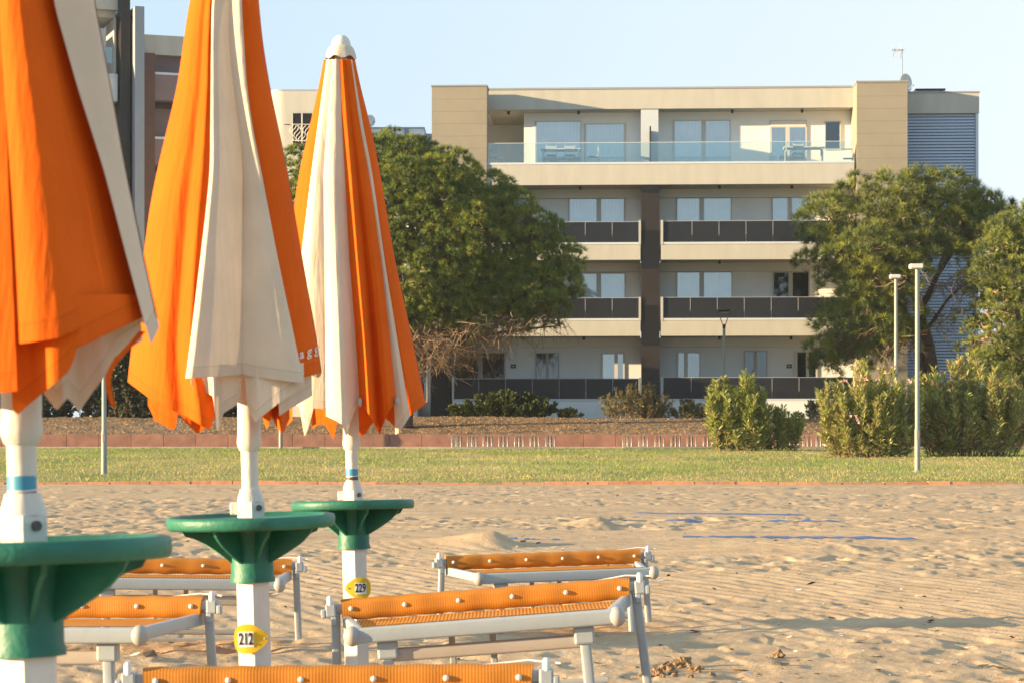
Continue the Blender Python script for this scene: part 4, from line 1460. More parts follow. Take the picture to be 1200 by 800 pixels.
# slatted stair block on the right
mb = MB()
SY = 1.15
sx0, _ = B.loc(1063.5, 120, SY); sx1, _ = B.loc(1147.5, 120, SY)
_, s_t = B.loc(1105, 109, SY); _, s_b = B.loc(1105, 133, SY)
mb.box(sx0 + 0.004, sx1, SY, 9.0, s_b, s_t)
o = mb.build('stair_fascia', M['fascia'], bld)
mb = MB(); mb.box(sx0 + 0.004, sx1 + 0.03, SY - 0.03, SY + 0.4, s_t + 0.002, s_t + 0.06)
mb.build('coping', M['roof_metal'], o)
mb = MB()
mb.box(sx0 + 0.004, sx1 - 0.10, SY + 0.35, 9.0, -0.3, s_b - 0.003)
mb.build('stair_wall', M['slat_back'], bld)
mb = MB()
z = s_b - 0.10
while z > -0.2:
    vs = [(sx0 + 0.01, SY + 0.10, z), (sx1 - 0.14, SY + 0.10, z), (sx1 - 0.14, SY + 0.15, z + 0.085), (sx0 + 0.01, SY + 0.15, z + 0.085)]
    mb.add(vs + [(a_, b_, c_ - 0.02) for a_, b_, c_ in vs], [(0, 1, 2, 3), (7, 6, 5, 4), (0, 4, 5, 1), (2, 6, 7, 3), (0, 3, 7, 4), (1, 5, 6, 2)])
    z -= 0.125
mb.build('louvre', M['slat'], bld)
mb = MB(); mb.box(sx1 - 0.13, sx1 - 0.02, SY + 0.05, SY + 0.4, -0.3, s_b - 0.003)
mb.build('edge_post', M['cap_metal'], bld)


# windows and doors
def window(px0, px1, py0, py1, panes, frame='frame', glass='glass', curtain='curtain', y=WY, box=0.0, to_floor=None, fw=1.1):
    """panes: list of (pa, pb) picture columns"""
    mb = MB()
    yy = y - 0.05
    x0, _ = B.loc(px0, py0, yy); x1, _ = B.loc(px1, py0, yy)
    pm = (px0 + px1) / 2
    _, zt = B.loc(pm, py0, yy); _, zb = B.loc(pm, py1, yy)
    if to_floor is not None: zb = to_floor + 0.02
    w = fw / 28.4
    pz = []
    for a_, b_ in panes:
        pz.append((B.loc(a_, py0, yy)[0], B.loc(b_, py0, yy)[0]))
    # frame: outer jambs, head, mullions made from the gaps between the panes
    cuts = [x0] + [v for p_ in pz for v in p_] + [x1]
    for i in range(0, len(cuts), 2):
        if cuts[i + 1] - cuts[i] > 0.01: mb.box(cuts[i], cuts[i + 1], yy, y - 0.002, zb, zt - w - box)
    mb.box(x0, x1, yy, y - 0.002, zt - w - box, zt)
    mb.box(x0, x1, yy - 0.004, y - 0.002, zb - 0.05, zb - 0.001)
    o = mb.build('window', M[frame], bld)
    if box:
        mb = MB(); mb.box(x0 + 0.04, x1 - 0.04, yy - 0.012, yy - 0.001, zt - box, zt - 0.04)
        mb.build('shutter_box', M['soffit'], o)
    mb = MB(); mc = MB(); mr_ = MB()
    for (a_, b_) in pz:
        mb.add([(a_, yy + 0.012, zb), (b_, yy + 0.012, zb), (b_, yy + 0.012, zt - w - box), (a_, yy + 0.012, zt - w - box)], [(0, 1, 2, 3)])
        if curtain:
            n_ = max(14, int((b_ - a_) / 0.02))
            rows = []
            ph = rnd.uniform(0, 6)
            for zz in (zb, zt - w - box):
                rows.append([(a_ + (b_ - a_) * i / n_, yy + 0.030 + 0.007 * math.sin(i * 1.15 + ph) * math.sin(i * 0.23 + ph), zz) for i in range(n_ + 1)])
            mc.grid(rows, 0, True)
        mr_.box(a_, b_, yy + 0.040, y - 0.004, zb, zt - w - box)  # thin dark panel; the unlit room's shade is its colour
    mb.build('pane', M[glass], o)
    if curtain: mc.build('curtain', M[curtain], o)
    mr_.build('room_shade_panel', M['room'], o)
    return o


f0 = zf[0]; f1 = zf[1]; f2 = zf[2]; f3 = zf[3]
window(626.5, 681, 142, 192, [(628.5, 680)], to_floor=f0, y=WT)
window(684.5, 733.5, 145, 192, [(687, 731)], to_floor=f0, y=WT)
window(788.5, 856, 141, 192, [(790.5, 822), (827, 855)], to_floor=f0, y=WT)
window(902, 945.5, 141, 192, [(904.5, 920.5), (925.5, 944)], box=0.27, to_floor=f0, y=WT)
window(966, 985.5, 142, 174.5, [(967.5, 984)], glass='glass_dark', curtain=None, frame='frame', y=WT)
window(666, 732.5, 231.5, 286, [(667.5, 699), (704.5, 731)], to_floor=f1)
window(792, 857.5, 230.5, 286, [(793.8, 819.5), (825, 856.3)], to_floor=f1)
window(904, 948, 229.5, 286, [(905.8, 923), (928, 946)], to_floor=f1)
window(598, 620, 231.5, 286, [(599.5, 618.8)], to_floor=f1, frame='shutter', glass='glass_dark', curtain=None)
window(667, 733, 320, 375, [(668, 699), (704.5, 731.8)], to_floor=f2)
window(792, 858, 318.5, 375, [(793.8, 819.5), (825, 857)], to_floor=f2)
window(905, 949, 318.5, 375, [(906.8, 924), (929, 947.5)], to_floor=f2, glass='glass_dark', curtain='curtain_dark')
window(529, 592, 413, 468, [(532.5, 560), (565.5, 590.5)], to_floor=f3, glass='glass_dark', curtain='curtain_dark', frame='frame_dark')
window(627.5, 655, 413, 468, [(629, 639.5), (643, 653.5)], to_floor=f3, glass='glass_dark', curtain='curtain_dark', frame='frame_dark')
window(704, 732, 413.5, 468, [(706.5, 720), (724, 730)], to_floor=f3)
window(793, 821, 412.5, 468, [(795, 801.5), (806, 819.5)], to_floor=f3, curtain='curtain_dark')
window(871.5, 899, 411, 468, [(873, 883), (887, 898)], to_floor=f3, glass='glass_dark', curtain='curtain_dark', frame='frame_dark')
window(931.5, 958, 411.5, 468, [(934.5, 944.5), (948, 956)], to_floor=f3, glass='glass_dark', curtain='curtain_dark')
window(470, 501, 413, 468, [(472, 485), (488, 499.5)], to_floor=f3, glass='glass_dark', curtain='curtain_dark', frame='frame_dark')
# framed wall panels round two ground floor doors
for (pa, pb) in ((697, 748.5), (776.5, 829)):
    mb = MB()
    B.box(mb, pa, pb, 403, 405, WY - 0.06, WY - 0.002)
    mb.build('door_surround', M['wallw'], bld)
# small dark plates on the ground floor wall
for (pa, pb) in ((598.5, 604.5), (922, 928)):
    mb = MB(); B.box(mb, pa, pb, 426.4, 431, WY - 0.03, WY - 0.002)
    o = mb.build('wall_plate', M['lamp_black'], bld)
    mb = MB(); B.box(mb, pa + 1.6, pb - 1.8, 428.1, 429.3, WY - 0.034, WY - 0.031)
    mb.build('plate_mark', M['sign_white'], o)
# cylinder lights under the slabs
for k, pxs in ((0, (596, 678, 858, 940)), (1, (680, 843, 928)), (2, (684, 843, 927)), (3, (684, 843, 927))):
    zt = zroof_b if k == 0 else B.loc(760, FL[k - 1][3], 0)[1]
    for px in pxs:
        mb = MB()
        ly = 2.0 if k == 0 else 0.5
        x, _ = B.loc(px, 200, ly)
        mb.lathe([(0.055, zt - 0.14), (0.055, zt - 0.003)], c=(x, ly, 0), n=14)
        mb.build('ceiling_light', M['lamp_black'], bld)
# steel fins on the right terrace
mb = MB()
for a_, b_, l_ in ((174, 176, 985.5), (185, 187, 988)):
    B.box(mb, l_, 1003.5, a_, b_, 1.9, 2.0)
mb.build('planter_shelf', M['roof_metal'], bld)

# aerial and dish on the roof
def on_site(px, py, y):
    x, z = B.loc(px, py, y)
    return Matrix.Translation((B.c, B.y0, B.z0)) @ Matrix.Rotation(B.a, 4, 'Z') @ Vector((x, y, z))


p = on_site(1057, 108, 4.0)
sc = F / p.y
an = empty('roof_aerial', p, 0, 'thin television aerial on a mast above the right tower', 'aerial')
mb = MB(); mb.tube([(0, 0, -0.3), (0, 0, (108 - 57) / sc)], 0.022, 8)
mb.build('mast', M['pole_grey'], an)
zt = (108 - 59) / sc
mb = MB()
mb.bar((-0.42, 0, zt), (0.10, 0, zt), 0.03, 0.03)
for x, h_, lean in ((-0.30, 0.28, -0.10), (0.02, 0.30, -0.12)):
    mb.bar((x, 0, zt), (x + lean, 0.1, zt + h_), 0.022, 0.022)
    mb.bar((x, 0, zt), (x + lean, -0.1, zt - h_), 0.022, 0.022)
for i in range(4):
    mb.bar((-0.40 + 0.07 * i, 0, zt - 0.08), (-0.40 + 0.07 * i, 0, zt + 0.08), 0.012, 0.012)
mb.build('antenna', M['pole_grey'], an)
mb = MB(); mb.rbox(-0.19, -0.09, -0.04, 0.04, zt - 0.04, zt + 0.04, 0.01)
mb.build('junction_box', mat('orange box', (0.7, 0.33, 0.10), 0.5), an)


def dish(name_label, p, r, yaw):
    root = empty('satellite_dish', p, yaw, name_label, 'satellite dish')
    mb = MB()
    prof = [(0.001, 0.0)] + [(r * t, 0.22 * r * t * t) for t in (0.25, 0.5, 0.75, 1.0)]
    rows = []
    for rr, dz in prof:
        rows.append([(rr * math.cos(2 * PI * j / 32), -dz, rr * 1.08 * math.sin(2 * PI * j / 32)) for j in range(33)])
    mb.grid(rows, 0, True)
    mb.grid([[(x_, y_ + 0.02, z_) for x_, y_, z_ in r_] for r_ in rows], 0, True, flip=True)
    mb.build('reflector', mat('dish paint', (0.68, 0.66, 0.62), 0.5), root)
    mb = MB(); mb.tube([(0, 0.03, 0), (0, 0.14, -0.1), (0, 0.14, -r - 0.45)], 0.025, 8)
    mb.build('bracket', M['pole_grey'], root)
    mb = MB(); mb.bar((0, -0.03, -r), (0, -0.42, -r * 0.35), 0.02, 0.02); mb.ball((0, -0.44, -r * 0.3), 0.04, 0.06, 0.04, 10, 8)
    mb.build('receiver_arm', M['pole_grey'], root)


dish('white satellite dish peeping over the right beige tower below the aerial', on_site(1060, 98.5, 3.0), 0.38, math.radians(40))
sp = empty('solar_panel', on_site(1089, 108.5, 3.5), B.a, 'thin flat dark panel lying on the roof right of the satellite dish', 'roof panel')
mb = MB(); mb.box(-0.62, 0.62, -0.4, 0.6, 0.02, 0.10)
mb.build('panel', M['tile_dark'], sp)
mb = MB(); mb.box(-0.5, -0.44, -0.3, 0.5, -0.25, 0.02); mb.box(0.44, 0.5, -0.3, 0.5, -0.25, 0.02)
mb.build('support', M['pole_grey'], sp)


# terrace furniture on the top floor
def terrace_table(px0, px1, y, label):
    xa, _ = B.loc(px0, 190, y); xb, _ = B.loc(px1, 190, y)
    o = empty('terrace_table', Matrix.Translation((B.c, B.y0, B.z0)) @ Matrix.Rotation(B.a, 4, 'Z') @ Vector(((xa + xb) / 2, y, zf[0])), B.a, label, 'table', 'tables on the top terrace')
    w = (xb - xa) / 2
    mb = MB(); mb.rbox(-w, w, -0.4, 0.4, 0.70, 0.75, 0.01)
    mb.build('tabletop', M['sign_white'], o)
    for i, j in ((-1, -1), (1, -1), (1, 1), (-1, 1)):
        mb = MB(); mb.box(i * (w - 0.1) - 0.03, i * (w - 0.1) + 0.03, j * 0.33 - 0.03, j * 0.33 + 0.03, 0, 0.698)
        mb.build('leg', M['sign_white'], o)


def terrace_chair(px, y, rz, label):
    x, _ = B.loc(px, 190, y)
    o = empty('terrace_chair', Matrix.Translation((B.c, B.y0, B.z0)) @ Matrix.Rotation(B.a, 4, 'Z') @ Vector((x, y, zf[0])), rz, label, 'chair', 'chairs on the top terrace')
    mb = MB(); mb.rbox(-0.22, 0.22, -0.22, 0.22, 0.43, 0.47, 0.01)
    mb.build('seat', M['sign_white'], o)
    mb = MB(); mb.bar((-0.2, 0.21, 0.62), (0.2, 0.21, 0.62), 0.02, 0.03); mb.rbox(-0.22, 0.22, 0.20, 0.23, 0.66, 0.80, 0.008)
    mb.build('backrest', M['sign_white'], o)
    for i, j in ((-1, -1), (1, -1), (1, 1), (-1, 1)):
        mb = MB(); mb.bar((i * 0.2, j * 0.2, 0), (i * 0.2, j * 0.2, 0.86 if j > 0 else 0.43), 0.03, 0.03)
        mb.build('leg', M['sign_white'], o)


terrace_table(634, 681, 1.1, 'white table on the left half of the top terrace by the big windows')
terrace_table(918, 966, 1.0, 'white table on the right half of the top terrace under the two-leaf window')
terrace_chair(646, 0.65, PI, 'white chair at the left end of the left terrace table')
terrace_chair(668, 0.65, PI, 'white chair at the right end of the left terrace table, seen before the mullion')
terrace_chair(695, 1.1, -PI / 2, 'white chair standing right of the left terrace table on its own')
terrace_chair(935, 0.55, PI, 'white chair pushed under the right terrace table')
terrace_chair(582, 1.3, PI * 0.8, 'white chair alone in the corner of the terrace beside the left tower')


# ------------------------------------------------------------------ other buildings behind
def ibox(mb, px0, px1, py0, py1, Y, dep, mi=0):
    a_, b_ = pt(px0, py0, Y), pt(px1, py1, Y)
    mb.box(a_.x, b_.x, 0, dep, b_.z, a_.z, mi)


YL = 113.0
LX = pt(155, 0, YL).x
lb = empty('apartment_building', (LX, YL, 0), math.radians(20), 'tall apartment building behind the left umbrellas with brown and blue grey piers', 'building')
def lpart(name, m, px0, px1, py0, py1, y0, dep):
    mb = MB()
    a_, b_ = pt(px0, py0, YL + y0), pt(px1, py1, YL + y0)
    mb.box((a_.x - LX) / 0.94, (b_.x - LX) / 0.94, y0, y0 + dep, max(b_.z, 2.0), a_.z)
    return mb.build(name, m, lb)


lpart('pier', M['blue_grey'], 158, 168.5, 7, 500, 0.0, 6.0)
lpart('dark_pier', M['brown_gloss'], 147.5, 157.8, -60, 500, 0.6, 6.0)
lpart('brown_wall', M['brown_clad'], 169, 190.5, 61, 500, 1.2, 8.0)
lpart('parapet', M['fascia'], 168.9, 262, 39.5, 62.5, 2.2, 9.0)
lpart('mauve_wall', M['mauve'], 190.8, 262, 62.8, 500, 2.6, 9.0)
for t_ in (83, 159, 235):
    o = lpart('balcony', M['mauve'], 190.9, 262, t_ + 3, t_ + 33, 1.6, 1.0)
    lpart('rail', M['cap_metal'], 190.9, 262, t_, t_ + 2.8, 1.58, 0.1)
    lpart('recess', M['brown_gloss'], 190.9, 262, t_ + 33.2, t_ + 42, 2.3, 0.3)
# upper frame round an open roof terrace, then floors below
lpart('roof_beam', M['fascia'], 60, 147.3, -60, 13, 1.0, 0.8)
lpart('soffit_beam', M['fascia'], 60, 147.3, 13.2, 22.5, 1.3, 3.0)
lpart('parapet', M['fascia'], 60, 144.8, 39, 57, 7.5, 0.5)
lpart('edge_pier', M['fascia'], 145.0, 147.3, 22.8, 92, 1.2, 2.0)
lpart('rear_wall', M['wallb'], 60, 144.8, 57.2, 75, 7.6, 4.0)
lpart('glass_balustrade', M['rail_glass'], 60, 144.8, 57, 76, 1.4, 0.03)
lpart('window_band', M['tile_dark'], 60, 144.8, 75.2, 89, 5.0, 4.0)
lpart('rail', M['cap_metal'], 60, 147.3, 88, 92, 1.0, 0.3)
for t_ in (92, 172, 252, 332):
    lpart('balcony', M['wallb'], 60, 147.3, t_, t_ + 28, 1.02, 4.0)
    lpart('wall', M['wallb'], 60, 147.3, t_ + 28.2, t_ + 63, 3.6, 6.0)
    lpart('panel', M['smoked'], 60, 147.3, t_ + 63.2, t_ + 79.8, 1.04, 0.05)
lpart('side_wall', M['mauve'], -260, 59.5, 30, 500, 2.0, 9.0)

# curved corner block
YM = 107.0
cbm = empty('apartment_building', (0, YM, 0), 0, 'cream building with a rounded corner seen between the two taller umbrellas', 'building')
mb = MB()
c0 = pt(341, 107, YM); c1 = pt(318, 107, YM); c2 = pt(470, 107, YM)
zt, zb = c0.z, 2.0
def rounded(mb, zlo, zhi, xa, xb, r, dep, mi=0):
    out = [(xb, 0)] + [(xa + r - r * math.sin(t), r - r * math.cos(t)) for t in np.linspace(0, PI / 2, 12)] + [(xa, dep), (xb, dep)]
    k = len(out)
    vs = [(x_, y_, z_) for z_ in (zlo, zhi) for x_, y_ in out]
    mb.add(vs, [tuple(range(k))[::-1], tuple(range(k, 2 * k))])
    mb.add(vs, [(j, j + k, (j + 1) % k + k, (j + 1) % k) for j in range(k)], mi, False)
rounded(mb, zb, zt, pt(313, 0, YM).x, pt(388, 0, YM).x, 0.75, 8.0)
mb.build('wall', M['fascia'], cbm)
mb = MB(); rounded(mb, zt + 0.002, zt + 0.07, pt(312.5, 0, YM).x, pt(388.5, 0, YM).x, 0.76, 8.0)
mb.build('coping', M['roof_metal'], cbm)
mb = MB(); rounded(mb, pt(0, 146.8, YM).z, pt(0, 145.8, YM).z, pt(312.8, 0, YM).x, pt(341.3, 0, YM).x, 0.76, 6.0)
mb.build('string_course', M['roof_metal'], cbm)
mb = MB(); a_, b_ = pt(341.5, 133, YM - .05), pt(388.3, 172, YM - .05)
mb.box(a_.x, b_.x, -0.05, -0.004, b_.z, a_.z)
w_ = mb.build('window', M['tile_dark'], cbm)
mb = MB()
for px in (341.6, 353, 366):
    q_ = pt(px, 133, YM - .07); mb.box(q_.x, q_.x + 0.06, -0.08, -0.052, pt(0, 172, YM).z, q_.z)
mb.build('frame', M['frame'], w_)
mb = MB()                        # wavy railing bars
for i in range(9):
    x_ = pt(342 + i * 2.6, 0, YM - .3).x
    z0_, z1_ = pt(0, 166, YM - .3).z, pt(0, 147, YM - .3).z
    mb.tube([(x_ + 0.10 * math.sin(t * 7 + i), -0.3, z0_ + (z1_ - z0_) * t) for t in np.linspace(0, 1, 12)], 0.018, 6)
mb.tube([(pt(341, 0, YM).x, -0.3, pt(0, 147, YM).z), (pt(366, 0, YM).x, -0.3, pt(0, 147, YM).z)], 0.02, 6)
mb.tube([(pt(341, 0, YM).x, -0.3, pt(0, 166, YM).z), (pt(366, 0, YM).x, -0.3, pt(0, 166, YM).z)], 0.02, 6)
mb.build('railing', M['frame'], cbm)

# low grey block behind the pine
YG = 118.0
gb = empty('apartment_building', (0, YG, 0), 0, 'grey flat roofed building behind the pine crown left of the cream building', 'building')
mb = MB(); a_, b_ = pt(400, 151, YG), pt(497, 500, YG)
mb.box(a_.x, b_.x, 0, 9, 2.0, a_.z)
w_ = mb.build('wall', M['wallb'], gb)
mb = MB(); mb.box(a_.x - 0.03, b_.x + 0.03, -0.04, 9, a_.z + 0.002, a_.z + 0.07)
mb.build('coping', M['roof_metal'], gb)
mb = MB(); q0, q1 = pt(474, 0, YG), pt(479, 0, YG)
mb.box(q0.x, q1.x, -0.12, -0.003, 2.0, a_.z)
mb.build('pilaster', M['blue_grey'], gb)
mb = MB(); q0, q1 = pt(497.3, 155, YG), pt(530, 155, YG)
mb.box(q0.x, q1.x, 0.6, 8, 2.0, q0.z)
mb.build('side_wing', M['blue_grey'], gb)
p = pt(433.5, 142, YG + 1.5)
dish('small satellite dish on the grey roof beside the tip of the far umbrella', p, 0.27, math.radians(30))


# ------------------------------------------------------------------ foliage
def unit(v):
    return v / np.maximum(np.linalg.norm(v, axis=-1, keepdims=True), 1e-9)


def needles(P, D, nb, length, width, spread):
    """tufts of thin tapering blades; P, D (n,3)"""
    n = len(P)
    d = unit(np.repeat(D, nb, 0) + spread * rng.normal(size=(n * nb, 3)))
    b = np.repeat(P, nb, 0)
    l = length * rng.uniform(0.65, 1.15, (n * nb, 1))
    s = unit(np.cross(d, rng.normal(size=d.shape))) * width / 2
    v = np.stack([b - s, b + s, b + d * l + s * 0.25, b + d * l - s * 0.25], 1).reshape(-1, 3)
    return v, np.arange(len(v)).reshape(-1, 4)


def leaves(P, D, length, width, droop=0.0):
    n = len(P)
    d = unit(D)
    l = length * rng.uniform(0.65, 1.2, (n, 1))
    w = width * rng.uniform(0.7, 1.2, (n, 1))
    s = unit(np.cross(d, rng.normal(size=d.shape))) * w / 2
    nrm = unit(np.cross(d, s))
    m1 = P + d * l * 0.45 + nrm * l * 0.04
    tip = P + d * l - np.array([0, 0, 1.0]) * droop * l
    v = np.stack([P, m1 + s, tip, m1 - s], 1).reshape(-1, 3)
    return v, np.arange(len(v)).reshape(-1, 4)


def twig_mesh(segs):
    """three-sided tapering sticks; segs: list of (p0, p1, r0, r1)"""
    A = np.array([s_[0] for s_ in segs], float); Bq = np.array([s_[1] for s_ in segs], float)
    r0 = np.array([s_[2] for s_ in segs])[:, None]; r1 = np.array([s_[3] for s_ in segs])[:, None]
    d = unit(Bq - A)
    s_ = unit(np.cross(d, np.where(np.abs(d[:, 2:3]) > 0.9, np.array([[0, 1.0, 0]]), np.array([[0, 0, 1.0]]))))
    u = np.cross(s_, d)
    vs = []
    for P_, r in ((A, r0), (Bq, r1)):
        for a in (0, 2.094, 4.189):
            vs.append(P_ + (s_ * math.cos(a) + u * math.sin(a)) * r)
    v = np.stack(vs, 1).reshape(-1, 3)
    base = np.arange(len(segs))[:, None] * 6
    q = np.concatenate([base + np.array([[0, 1, 4, 3]]), base + np.array([[1, 2, 5, 4]]), base + np.array([[2, 0, 3, 5]])])
    return v, q


def crooked(a, b, n, amp):
    a, b = np.array(a, float), np.array(b, float)
    L = np.linalg.norm(b - a)
    out = []
    for i in range(n + 1):
        t = i / n
        p = a + (b - a) * t
        if 0 < i < n: p = p + rng.normal(size=3) * amp * L
        out.append(p)
    return out


def pine(label, base_px, Y, z0, lobes, trunk, lean_k, clump=26, tuft=13, needle='needle', length=0.24, core=0.34, tip='needle_tip', density=1.0, dense_core=1.0, bare=(), group='pine trees in front of the buildings', depth=3.0, width=0.03):
    """lobes: (px, py, r_px); trunk: lists of (px, py, radius m)"""
    bx = pt(base_px, 500, Y)
    root = empty('pine_tree', (bx.x, Y, z0), 0, label, 'tree', group)
    o = np.array([bx.x, Y, z0])
    s = F / Y
    cx = np.mean([l_[0] for l_ in lobes]); cy = np.mean([l_[1] for l_ in lobes])
    ex = max(abs(l_[0] - cx) for l_ in lobes) + 10; ey = max(abs(l_[1] - cy) for l_ in lobes) + 10
    C = []
    for (px, py, r) in lobes:
        rho = min(1.0, math.hypot((px - cx) / ex, (py - cy) / ey))
        dd = depth * math.sqrt(max(0, 1 - rho * rho))
        for sgn in ((-1, 1) if dd > 0.6 else (0,)):
            p = pt(px, py, Y)
            C.append((np.array([p.x + rng.normal() * 0.1, Y + sgn * dd + rng.normal() * 0.3, p.z]) - o, r / s, sgn))
    P, D, segs = [], [], []
    hub = np.mean([c for c, _, _ in C], 0)
    CP, CD, TI = [], [], []
    for c, r, sgn in C:
        n = int(0.95 * clump * density * (r / 1.0) ** 2 * (1.0 if sgn <= 0 else 0.5)) + 4
        # evenly spaced bunches on the lobe (best of several candidates)
        chosen = []
        bias = np.array([0, -0.35 * (sgn <= 0), 0.30]) + 0.5 * unit(c - hub)
        for _ in range(n):
            cand = unit(rng.normal(size=(8, 3)) + bias)
            if chosen:
                dm = np.min(np.linalg.norm(cand[:, None] - np.array(chosen)[None], axis=-1), 1)
                chosen.append(cand[int(np.argmax(dm))])
            else:
                chosen.append(cand[0])
        d = np.array(chosen)
        cc = c + d * r * rng.uniform(0.80, 1.06, (n, 1)) * np.array([1, 1, 0.85])
        for q_, dd in zip(cc, d):
            m = int(rng.integers(max(4, tuft - 3), tuft + 4))
            up = unit(0.6 * dd + np.array([0, 0, 0.6]))
            dd2 = unit(up + 0.62 * rng.normal(size=(m, 3)))
            rc = rng.uniform(0.26, 0.42)
            TI.append((rng.uniform(0, 1, m) < (0.6 if rng.uniform() < 0.4 else 0.06)).astype(int))
            P.append(q_ + dd2 * rc * np.array([1.05, 1.05, 0.8])); D.append(unit(dd2 + np.array([0, 0, 0.5])))
            segs.append((c + (q_ - c) * 0.15, q_, 0.022, 0.008))
        if dense_core:
            m = int((90 * r * r + 20) * dense_core)
            dd = unit(rng.normal(size=(m, 3)))
            CP.append(c + dd * r * rng.uniform(0.0, 0.60, (m, 1))); CD.append(unit(rng.normal(size=(m, 3))))
    P = np.concatenate(P); D = np.concatenate(D)
    v, f = needles(P, D, 30, length * 0.80, width * 0.50, 0.62)
    NT = np.repeat(np.concatenate(TI), 30)
    CP = np.concatenate(CP); CD = np.concatenate(CD)
    v2, f2 = leaves(CP, CD, core, core * 0.4)
    f = np.concatenate([f, f2 + len(v)]); v = np.concatenate([v, v2])
    NT = np.concatenate([NT, np.zeros(len(f2), int)])
    np_mesh('crown', v, f, [M[needle], M[tip]], root, mi=NT)
    # trunk and limbs
    mb = MB()
    tips = []
    for br in trunk:
        path = []
        rad = []
        for (px, py, r) in br:
            p = pt(px, py, Y)
            path.append(Vector((p.x - o[0] + 0.03 * rnd.uniform(-1, 1), 0.12 * rnd.uniform(-1, 1), p.z - o[2]))); rad.append(r)
        # smooth and roughen
        dense, dr = [], []
        for i in range(len(path) - 1):
            for k in range(5):
                t = k / 5
                dense.append(path[i].lerp(path[i + 1], t) + Vector((rnd.uniform(-1, 1), rnd.uniform(-1, 1), 0)) * 0.02); dr.append(rad[i] + (rad[i + 1] - rad[i]) * t)
        dense.append(path[-1]); dr.append(rad[-1])
        mb.tube(dense, dr, 10)
        tips += [np.array(d_) for d_ in dense[3:]]
    mb.build('trunk', M['bark'], root)
    tips = np.array(tips)
    for c, r, sgn in C:
        j = int(np.argmin(np.linalg.norm(tips - c + np.array([0, 0, 0.8]), axis=1)))
        pth = crooked(tips[j], c, 5, 0.05)
        for i in range(5):
            segs.append((pth[i], pth[i + 1], 0.075 - 0.011 * i, 0.064 - 0.011 * i))
    for (pa, ya, pb, yb, n, amp) in bare:           # bare twiggy skirt under the crown
        for i in range(n):
            u = rng.uniform()
            px, py = pa + (pb - pa) * u + rng.normal() * 6, ya + (yb - ya) * u + rng.normal() * 5
            p = pt(px, py, Y); a_ = np.array([p.x, Y + rng.normal() * 1.6, p.z]) - o
            d_ = unit(np.array([rng.normal() * 0.9, rng.normal() * 0.6, -0.65 + rng.normal() * 0.45]))
            L = rng.uniform(0.5, 1.4) * amp
            pth = crooked(a_, a_ + d_ * L, 4, 0.06)
            for k in range(4):
                segs.append((pth[k], pth[k + 1], 0.016 - 0.003 * k, 0.013 - 0.003 * k))
                if rng.uniform() < 0.8:
                    e = pth[k] + (d_ * 0.6 + rng.normal(size=3) * 0.55) * 0.35 * amp
                    segs.append((pth[k], e, 0.009, 0.005))
    v, q = twig_mesh(segs)
    np_mesh('branches', v, q, M['twig'] if bare else M['twig_dark'], root)
    return root


ZP = 2.1
pine('big rounded green umbrella pine before the cream building with a bare twiggy skirt', 474, 88.6, 1.8,
     [(352, 205, 26), (360, 245, 34), (395, 198, 32), (440, 192, 28), (470, 185, 24), (502, 200, 26), (535, 214, 28), (565, 236, 30), (592, 256, 28), (620, 280, 28), (645, 310, 26), (652, 338, 22),
      (640, 362, 22), (612, 345, 32), (585, 310, 34), (550, 275, 36), (515, 248, 36), (475, 232, 38), (430, 238, 38), (392, 256, 38), (352, 300, 36), (398, 305, 38), (440, 295, 38), (480, 285, 38),
      (520, 305, 38), (560, 340, 34), (598, 372, 20), (520, 350, 36), (480, 340, 36), (440, 350, 36), (400, 360, 36), (490, 372, 24), (545, 374, 24), (450, 395, 26), (360, 360, 36), (505, 212, 22)],
     [[(474, 500, 0.34), (476, 450, 0.30), (480, 410, 0.26), (484, 360, 0.22), (486, 300, 0.15), (480, 240, 0.08)],
      [(480, 410, 0.18), (535, 375, 0.13), (590, 330, 0.08), (620, 310, 0.05)], [(480, 405, 0.18), (450, 360, 0.13), (420, 310, 0.09), (370, 270, 0.06)], [(478, 425, 0.10), (540, 398, 0.08), (610, 386, 0.05), (655, 382, 0.02)]],
     0, clump=28, tuft=13, bare=((480, 385, 600, 382, 220, 1.0), (480, 392, 560, 392, 210, 1.3), (470, 402, 535, 402, 150, 1.5), (590, 382, 655, 372, 70, 0.9)), depth=2.4)
pine('grey green pine with two leaning trunks in front of the slatted stair tower', 1088, 91.0, ZP,
     [(972, 262, 26), (962, 295, 24), (985, 305, 26), (1000, 240, 24), (1025, 262, 28), (1045, 236, 24), (1075, 234, 24), (1100, 232, 24), (1120, 245, 24), (1142, 258, 24), (1165, 256, 20),
      (1060, 265, 26), (1090, 262, 26), (1120, 278, 24), (1150, 285, 22), (1010, 300, 28), (1040, 300, 28), (1000, 340, 28), (1030, 340, 28), (1050, 325, 24), (985, 372, 20), (1012, 378, 26), (1042, 372, 24),
      (965, 412, 16), (985, 400, 20), (1012, 410, 22), (1040, 400, 20), (975, 428, 13), (1072, 300, 22), (1095, 300, 16)],
     [[(1096, 492, 0.30), (1095, 450, 0.26), (1087, 405, 0.23), (1079, 370, 0.20), (1070, 330, 0.15), (1055, 290, 0.09)],
      [(1083, 492, 0.22), (1080, 440, 0.19), (1072, 390, 0.16), (1050, 350, 0.11), (1015, 320, 0.07)],
      [(1078, 365, 0.13), (1100, 320, 0.10), (1120, 290, 0.07), (1140, 270, 0.04)], [(1072, 395, 0.10), (1040, 395, 0.08), (1000, 405, 0.05)], [(1084, 390, 0.08), (1110, 350, 0.05), (1135, 330, 0.02)]],
     0, clump=14, tuft=11, needle='needle_two', length=0.36, core=0.22, dense_core=0.35, depth=2.2, bare=((1000, 350, 1075, 330, 80, 1.1), (985, 395, 1060, 400, 110, 1.1), (1090, 335, 1150, 320, 70, 1.0), (1080, 390, 1125, 360, 40, 0.9)))
